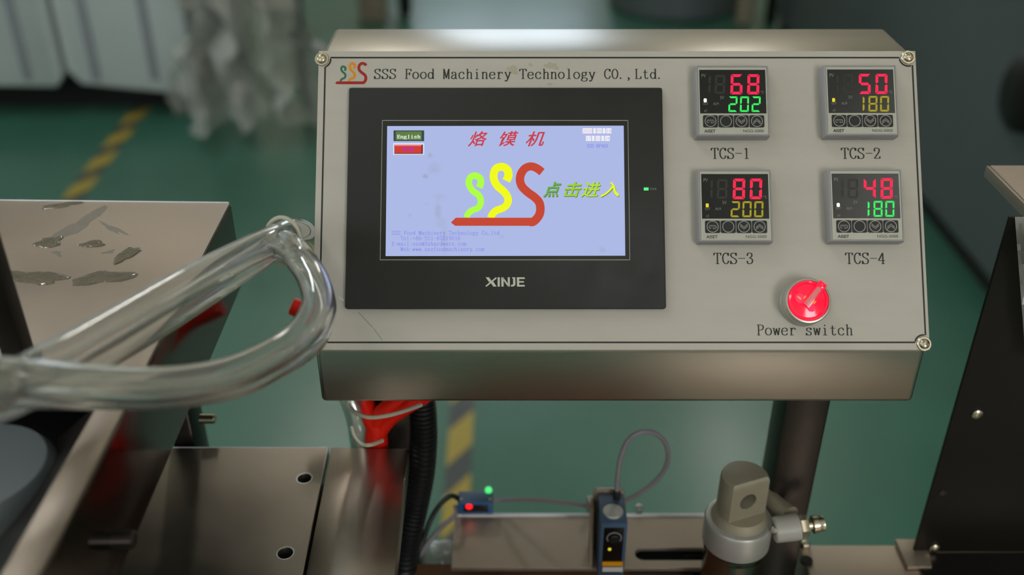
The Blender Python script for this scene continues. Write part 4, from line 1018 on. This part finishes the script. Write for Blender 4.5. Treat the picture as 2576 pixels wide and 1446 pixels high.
lp = [c + Vector((0, 0, .006))] + [at_y(px, py, sy1 - .006 + dy) for px, py, dy in ((1554, 1195, 0), (1562, 1148, .002), (1580, 1108, .004), (1610, 1087, .006), (1645, 1089, .009), (1672, 1112, .012), (1681, 1148, .014), (1668, 1188, .016), (1635, 1222, .018), (1600, 1246, .02), (1572, 1262, .02), (1560, 1300, .018))]
obj('cable', tube(catmull(lp, 8), .0019, 12), M['cable_grey'], sen)
bk = thing('sensor_bracket', 'pale steel bracket behind the tall mark sensor', 'bracket', (sx0 - .004, sy1 + .003, ZR))
tz = at_y(1530, 1228, sy1 + .003).z
obj('back_plate', prism([Vector((sx0 - .0035, sy1 + .001, ZR + .0003)), Vector((sx1 + .001, sy1 + .001, ZR + .0003)), Vector((sx1 + .001, sy1 + .001, tz - .003)), Vector((sx1 - .002, sy1 + .001, tz)), Vector((sx0 - .001, sy1 + .001, tz)), Vector((sx0 - .0035, sy1 + .001, tz - .003))], (0, .003, 0), bev=.0005), M['steel'], bk)
obj('side_plate', prism([Vector((sx0 - .0055, sy1 - .022, ZR + .0003)), Vector((sx0 - .0055, sy1 + .0005, ZR + .0003)), Vector((sx0 - .0055, sy1 + .0005, tz - .008)), Vector((sx0 - .0055, sy1 - .010, tz - .010))], (.0018, 0, 0)), M['steel'], bk)
obj('plug', add_lathe(bmesh.new(), [(.0030, 0), (.0034, .001), (.0034, .011), (.0028, .012), (0, .012)], Matrix.Translation(at_y(1484, 1272, sy1 + .002) + Vector((0, 0, -.003))), 16), M['alu'], bk)

# small blue photo sensor
z0_ = ZR + .0095
f0 = at_y(1152, 1290, at_z(1152, 1296, ZR).y); f1 = at_y(1240, 1290, f0.y); ft = at_y(1155, 1262, f0.y); bt = at_z(1157, 1234, ft.z)
ps = thing('photo_sensor', 'small blue photoelectric sensor with glowing red eye and green lamp', 'sensor', ((f0.x + f1.x) / 2, (f0.y + bt.y) / 2, ZR))
cx_ = (f0.x + f1.x) / 2; wS = f1.x - f0.x; hS = ft.z - f0.z
obj('housing', box((cx_, (f0.y + bt.y) / 2, (ft.z + f0.z) / 2), (wS, bt.y - f0.y, hS), bev=.0012), M['sensor'], ps)
obj('front_frame', box((cx_, f0.y - .0006, (ft.z + f0.z) / 2), (wS - .001, .0016, hS - .001), bev=.0004), M['sensor_blue'], ps)
obj('eye_window', box((cx_ + .0005, f0.y - .0014, (ft.z + f0.z) / 2 + .0002), (wS * .72, .0006, hS * .62), bev=.0003), M['sensor_dark'], ps)
c = at_y(1180, 1274, f0.y - .0018); obj('eye', lathe([(.0030, 0), (.0027, .0006), (.0012, .0010), (0, .0011)], frame(c, (0, -1, 0)), 18), M['led_red'], ps)
c = at_z(1229, 1235, ft.z); obj('indicator_lamp', lathe([(.0030, -.0005), (.0030, .0022), (.0024, .0032), (0, .0034)], Matrix.Translation(c), 16), M['led_green'], ps)
for px in (1160, 1233):
    c = at_z(px, 1255, ft.z); obj('screw', lathe([(.0014, 0), (.0012, .0005), (0, .0006)], Matrix.Translation(c), 12), M['cast'], ps)
obj('base', box((cx_, (f0.y + bt.y) / 2, (ZR + .0003 + f0.z) / 2), (wS - .003, (bt.y - f0.y) * .8, f0.z - ZR - .0004), bev=.0004), M['sensor_dark'], ps)
c0_ = Vector((f0.x, (f0.y + bt.y) / 2, (ft.z + f0.z) / 2 + .002))
cb = catmull([c0_ + Vector((.002, 0, 0))] + [at_d(*p) for p in ((1135, 1247, .84), (1105, 1272, .835), (1082, 1310, .83), (1066, 1355, .83), (1050, 1400, .83), (1040, 1460, .84))], 8)
obj('cable', tube(cb, .0022, 12), M['cable_black'], ps)
pl_ = thing('sensor_cable', 'grey cable running from the small sensor along the rail to the bracket plug', 'cable', (f0.x, f0.y, ZR))
c1_ = Vector((f1.x - .001, (f0.y + bt.y) / 2, (ft.z + f0.z) / 2))
pe = at_y(1484, 1272, sy1 + .002)
obj('cable', tube(catmull([c1_, c1_ + Vector((.01, .002, 0)), c1_.lerp(pe, .5) + Vector((0, .004, .0004)), pe], 8), .0019, 12), M['cable_grey'], pl_)
cc = [at_d(*p) for p in ((1146, 1272, .855), (1147, 1294, .85), (1120, 1318, .845), (1090, 1348, .84), (1066, 1380, .838), (1050, 1410, .838), (1038, 1460, .845))]
obj('cable_tail', tube(catmull(cc, 8), .0021, 12), M['cable_grey'], pl_)
pk = at_d(1095, 1396, .86)
bm = bmesh.new(); bmesh.ops.create_icosphere(bm, subdivisions=3, radius=1)
for v in bm.verts: v.co = pk + Vector((v.co.x * .020, v.co.y * .014, v.co.z * .012)) * (1 + .35 * noise.noise(v.co * 2.2))
o = obj('wrapped_connector', bm, M['film']); tag(o, 'bundled connector wrapped in clear film at the left end of the rail', 'connector')

# ================================================================= pneumatic cylinder
ca = at_z(1859, 1301, 1.0225)
cyl = thing('pneumatic_cylinder', 'upright pneumatic cylinder with cast eye lug and side fitting', 'cylinder', (ca.x, ca.y, .60))
Tc = Matrix.Translation(ca)
obj('end_cap', lathe([(.0235, -.023), (.0250, -.022), (.0252, -.002), (.0240, 0), (.0215, .0008), (.0185, .0008), (0, .0008)], Tc, 56), M['alu'], cyl)
obj('seal_ring', lathe([(.0238, -.0245), (.0238, -.0228)], Tc, 56), M['black'], cyl)
obj('barrel', lathe([(.0225, -.42), (.0225, -.030), (.0236, -.0285), (.0238, -.0245)], Tc, 56), M['barrel'], cyl)
# lug: round boss with a flat front, eye hole through it
fd = Vector((.36, -.93, 0)).normalized()
TL = frame(ca, (0, 0, 1), fd)      # local x points at the flat
def dcut(r, cut, n=40):
    a0 = math.acos(cut / r); return [(r * math.cos(t), r * math.sin(t)) for t in [a0 + (2 * math.pi - 2 * a0) * k / n for k in range(n + 1)]]
bm = bmesh.new(); rr_ = []
for z_, r_, c_ in ((.004, .0178, .0090), (.0380, .0176, .0086), (.0402, .0168, .0080), (.0412, .0152, .0068)):
    rr_.append([bm.verts.new((x, y, z_)) for x, y in dcut(r_, c_)])
for r0, r1 in zip(rr_, rr_[1:]):
    for k in range(len(r0)): bm.faces.new((r0[k], r0[(k + 1) % len(r0)], r1[(k + 1) % len(r0)], r1[k]))
bm.faces.new(rr_[-1]); bm.faces.new(list(reversed(rr_[0])))
me = mesh_of(bm)
hc = mesh_of(lathe([(.0068, -.04), (.0068, .04)], frame((0, -.0010, .0235), (1, 0, 0)), 32))
me = boolean(me, [hc]); me.transform(TL)
bm = bm_of(me)
obj('eye_lug', bm, M['cast'], cyl)
obj('lug_base', lathe([(.0208, 0), (.0208, .0012), (.0196, .004), (.0182, .0075), (.0140, .0078), (0, .0078)], Tc, 48), M['cast'], cyl)
# side fitting
e0 = at_d(1925, 1252, .765); e1 = at_d(1985, 1300, .745)
obj('fitting_arm', tube([e0, e0.lerp(e1, .5), e1], lambda i: (.0085, .0080, .0088)[i], 20), M['cast'], cyl)
g0 = at_d(1946, 1333, .735); g1 = at_d(2068, 1316, .735); gd = (g1 - g0).normalized(); Tg = frame(g0, gd)
obj('fitting_body', lathe([(.0085, 0), (.0095, .001), (.0100, .016), (.0096, .0185), (.0060, .0190)], Tg, 28), M['fitting'], cyl)
obj('hex_nut', lathe([(.0078, .0191), (.0082, .0195), (.0082, .0245), (.0078, .0250)], Tg, 6), M['chrome'], cyl)
obj('fitting_neck', lathe([(.0040, .0250), (.0040, .0285)], Tg, 18), M['chrome'], cyl)
obj('push_collar', lathe([(.0055, .0285), (.0066, .0290), (.0066, .0325), (.0058, .0328), (.0058, .0340), (.0060, .0345), (.0060, .0370), (.0045, .0375), (0, .0375)], Tg, 24), M['chrome'], cyl)
sc_ = at_d(1946, 1331, .728); obj('set_screw', lathe([(.0024, 0), (.0022, .002), (0, .0024)], frame(sc_, (-.2, -1, .2)), 14), M['bright'], cyl)
obj('lower_mount', box((ca.x, ca.y, .59), (.06, .06, .02), bev=.002), M['cast'], cyl)
obj('stand', box((ca.x, ca.y, .29), (.04, .04, .58), bev=.002), M['dark_steel'], cyl)

# ================================================================= right frame beam and black machine
zb_ = .945
b0 = at_z(2010, 1369, zb_); b1 = at_z(2700, 1369, zb_)
beam = thing('frame_beam', 'beige steel frame beam running along the bottom right', 'beam', ((b0.x + b1.x) / 2, b0.y - .03, 0.0))
obj('beam', box(((b0.x + b1.x) / 2, b0.y - .04, zb_ - .02), (b1.x - b0.x, .08, .04), bev=.002), M['steel'], beam)
for xx in (b0.x + .02, b1.x - .05):
    obj('leg', box((xx, b0.y - .04, (zb_ - .042) / 2), (.04, .04, zb_ - .044), bev=.002), M['dark_steel'], beam)
c = at_z(2024, 1374, zb_); obj('bolt_head', lathe([(.0042, 0), (.0042, .003), (.0034, .0042), (0, .0046)], Matrix.Translation(c), 6), M['chrome'], beam)
c = at_z(2028, 1412, zb_); obj('bolt_head', lathe([(.0050, 0), (.0050, .002), (0, .0022)], Matrix.Translation(c), 20), M['black'], beam)

XM = .327
yP = .584; zP0 = .9335 + .014; zP1 = 1.2525
mach = thing('black_machine', 'black sheet-metal machine side with a dull steel tray on top, at the right edge', 'machine', (XM + .15, yP, 0.0))
obj('side_sheet', box((XM + .2, yP + .0015, (zP0 + zP1) / 2), (.40, .003, zP1 - zP0), bev=.0006), M['black'], mach)
tc_ = at_z(2490, 415, 1.262); tn = at_z(2600, 560, 1.262)
tx = tc_.x; ty1 = tc_.y
obj('tray', box((tx + .2, (ty1 + .44) / 2, 1.2605), (.40, ty1 - .44, .003), bev=.0008), M['steel'], mach)
obj('tray_lip', box((tx - .0012, (ty1 + .44) / 2, 1.2575), (.0028, ty1 - .44, .0085), bev=.0008), M['steel'], mach)
obj('bottom_flange', box((XM + .2, yP - .015, zP0 - .001), (.40, .03, .002)), M['dark_steel'], mach)
for px, py in ((2457, 1040), (2350, 1377)):
    c = at_y(px, py, yP); obj('bolt_head', lathe([(.0042, 0), (.0040, .0016), (.0026, .0026), (0, .0028)], frame(c, (0, -1, 0)), 20), M['chrome'], mach)
c = at_y(2372, 1238, yP); obj('rivet', lathe([(.0032, 0), (.0028, .0008), (0, .001)], frame(c, (0, -1, 0)), 16), M['dark_steel'], mach)
obj('leg', box((XM + .03, yP + .03, zb_ / 2 - .03), (.04, .04, zb_ - .07), bev=.002), M['dark_steel'], mach)
c = at_z(2252, 1355, zb_ + .001)
obj('bottom_bracket', prism([at_z(2252, 1355, zP0 + .002), at_z(2330, 1355, zP0 + .002), at_z(2345, 1425, zP0 + .002), at_z(2284, 1425, zP0 + .002)], (0, 0, -.004), bev=.0005), M['steel'], mach)
# hanging crumpled clear sheet at the extreme right
bm = bmesh.new(); rows = []
for j in range(22):
    row = []
    for i in range(8):
        px = 2553 + j * 1.3 + i * 9; py = 545 + j * 17
        p = at_y(px, py, yP - .012 - .006 * noise.noise(Vector((i * .8, j * .5, 3))))
        row.append(bm.verts.new(p))
    rows.append(row)
for r0, r1 in zip(rows, rows[1:]):
    for k in range(7): bm.faces.new((r0[k], r0[k + 1], r1[k + 1], r1[k]))
bmesh.ops.solidify(bm, geom=bm.faces[:], thickness=.0004)
obj('film_sheet', bm, M['film'], mach)

# ================================================================= background
# white enamel cabinet with two ribbed front panels
zc0 = .14
yC = at_z(240, 222, zc0).y
cab = thing('white_cabinet', 'large white ribbed cabinet standing behind at top left', 'cabinet', (at_y(240, 222, yC).x, yC + .3, 0.0))
def cpanel(px0, px1, grooves, chL, chR):
    pA, pB = at_y(px0, 212, yC), at_y(px1, 240 if px1 > 300 else 220, yC)
    z0a, z0b = pA.z, pB.z
    t = bmesh.new()
    pts = [Vector((pA.x, yC, z0a + chL)), Vector((pA.x + chL * .8, yC, z0a)), Vector((pB.x - chR * .8, yC, z0b)), Vector((pB.x, yC, z0b + chR)), Vector((pB.x, yC, 2.1)), Vector((pA.x, yC, 2.1))]
    add_prism(t, pts, (0, .05, 0), bev=.008)
    fp = obj('front_panel', t, M['cabinet'], cab); fp['_base'] = list(cab['_base'])
    for g_ in grooves:
        q_ = at_y(g_, 100, yC); obj('rib', box((q_.x, yC - .002, 1.125), (.035, .008, 1.90), bev=.003), M['groove'], fp)
cpanel(-260, 166, (-110, 46), 0.0, .05)
cpanel(176, 497, (222, 372), .06, .03)
q0_, q1_ = at_y(-260, 212, yC), at_y(492, 240, yC)
obj('body', box(((q0_.x + q1_.x) / 2, yC + .37, 1.14), (q1_.x - q0_.x - .02, .62, 1.9), bev=.01), M['groove'], cab)
obj('plinth_or_shade', box(((q0_.x + q1_.x) / 2, yC + .42, .072), (q1_.x - q0_.x - .1, .5, .14)), M['void'], cab)  # black box put in as the shade beneath the raised cabinet
for px in (-240, 440):
    q_ = at_y(px, 225, yC); obj('foot', box((q_.x, yC + .12, .09), (.08, .08, .18), bev=.006), M['black'], cab)
    obj('foot', box((q_.x, yC + .6, .09), (.08, .08, .18), bev=.006), M['black'], cab)
# plastic film draped beside the cabinet
def film(name, label, cols, rows_, pf, seed):
    bm = bmesh.new(); vv = []
    for j in range(rows_):
        vv.append([])
        for i in range(cols):
            p = pf(i / (cols - 1), j / (rows_ - 1)); nz = noise.noise_vector(p * 5.5 + Vector((seed, 0, 0))) * .085 + noise.noise_vector(p * 14 + Vector((0, seed, 0))) * .03
            p = p + nz; p.z = max(p.z, .012)
            vv[-1].append(bm.verts.new(p))
    for r0, r1 in zip(vv, vv[1:]):
        for k in range(cols - 1): bm.faces.new((r0[k], r0[k + 1], r1[k + 1], r1[k]))
    bmesh.ops.solidify(bm, geom=bm.faces[:], thickness=.002)
    o = obj(name, bm, M['film']); tag(o, label, 'plastic film', 'plastic films by the white cabinet'); return o
yF = yC - .14
def pf1(u, v):
    # a hanging bundle that widens towards its hem
    px = (500 + 150 * u) * (1 - v) + (445 + 385 * u) * v; py = -150 + 440 * v + 10 * math.sin(u * 5)
    p = at_y(px, py, yF); p.y += .18 * math.sin(u * math.pi) * -1 + .10 * math.sin(u * 21)
    return p
film('plastic_film', 'crumpled translucent plastic film hanging in folds beside the white cabinet', 70, 46, pf1, 2)
def pf2(u, v):
    px = 650 + 190 * v + 60 * (u - .5) * (1 - .3 * v); py = -60 + 230 * v + 40 * (u - .5) * 1.2
    p = at_y(px, py, yF + .1); p.y += .10 * math.sin(u * 12); return p
film('plastic_film', 'bright twisted strand of plastic film slanting towards the console corner', 20, 40, pf2, 9)
fr_ = thing('steel_trestle', 'dim steel trestle under the hanging plastic film', 'trestle', (at_y(600, 200, yF + .25).x, yF + .25, 0))
q_ = at_y(600, 200, yF + .3)
obj('leg', box((q_.x + .02, q_.y, .45), (.05, .05, .9), bev=.004), M['machine_grey'], fr_)
obj('leg', box((q_.x + .28, q_.y, .45), (.05, .05, .9), bev=.004), M['machine_grey'], fr_)
obj('cross_bar', box((q_.x + .15, q_.y, .93), (.34, .06, .06), bev=.004), M['machine_grey'], fr_)

# far floor post and boxes near the top edge
q_ = at_z(935, 62, 0)
o = obj('far_post', box((q_.x, q_.y + .1, .8), (.15, .12, 1.6), bev=.01), M['post_beige']); tag(o, 'blurred brown post on the floor just left of centre at the top', 'post', 'blurred far posts')
q_ = at_z(1010, 40, 0)
o = obj('trolley_castor', add_lathe(bmesh.new(), [(.11, -.03), (.13, -.02), (.13, .02), (.11, .03), (.04, .035), (0, .035)], frame((q_.x + .02, q_.y, .13), (1, .2, 0)), 32), M['black']); tag(o, 'blurred black castor wheel beside the brown post', 'castor')

# big grey-green machine at the right rear
g0_ = at_z(2320, 590, 0); xg = at_z(2420, 680, 0).x
gm = thing('grey_machine', 'large smooth dark grey-green machine filling the right background', 'machine', (xg + .8, 3.8, 0))
obj('body', prism([Vector((xg, 2.0, .03)), Vector((xg + .03, 2.0, 1.05)), Vector((xg + .35, 2.0, 1.5)), Vector((xg + 1.5, 2.0, 1.5)), Vector((xg + 1.5, 2.0, .03))], (0, 3.3, 0), bev=.06, seg=4), M['machine_grey'], gm)
obj('plinth_or_shade', box((xg + .75, 3.65, .02), (1.46, 3.2, .04)), M['void'], gm)
q_ = at_x(2610, 235, xg + .02)
obj('hand_wheel', add_lathe(bmesh.new(), [(.02, 0), (.09, .0), (.11, .02), (.11, .045), (.09, .06), (0, .065)], frame(q_, (-1, 0, .1)), 32), M['black'], gm)
for px, m_, lab in ((1885, 'post_beige', 'blurred beige post behind the console top, right of centre'), (1952, 'black', 'blurred dark post close to the grey machine')):
    q_ = at_z(px, 78, 0)
    o = obj('far_post', box((q_.x, q_.y + .15, .9), (.085 if m_ == 'post_beige' else .05, .08, 1.8), bev=.01), M[m_]); tag(o, lab, 'post', 'blurred far posts')
q_ = at_z(1720, 60, 0)
fb = thing('film_wrapped_drum', 'blurred blue-grey wrapped drum behind the console between posts', 'drum', (q_.x, q_.y + .4, 0))
obj('drum_body', lathe([(.36, .0), (.38, .02), (.38, .9), (.34, .95), (0, .96)], Matrix.Translation((q_.x, q_.y + .4, 0)), 48), M['machine_grey'], fb)
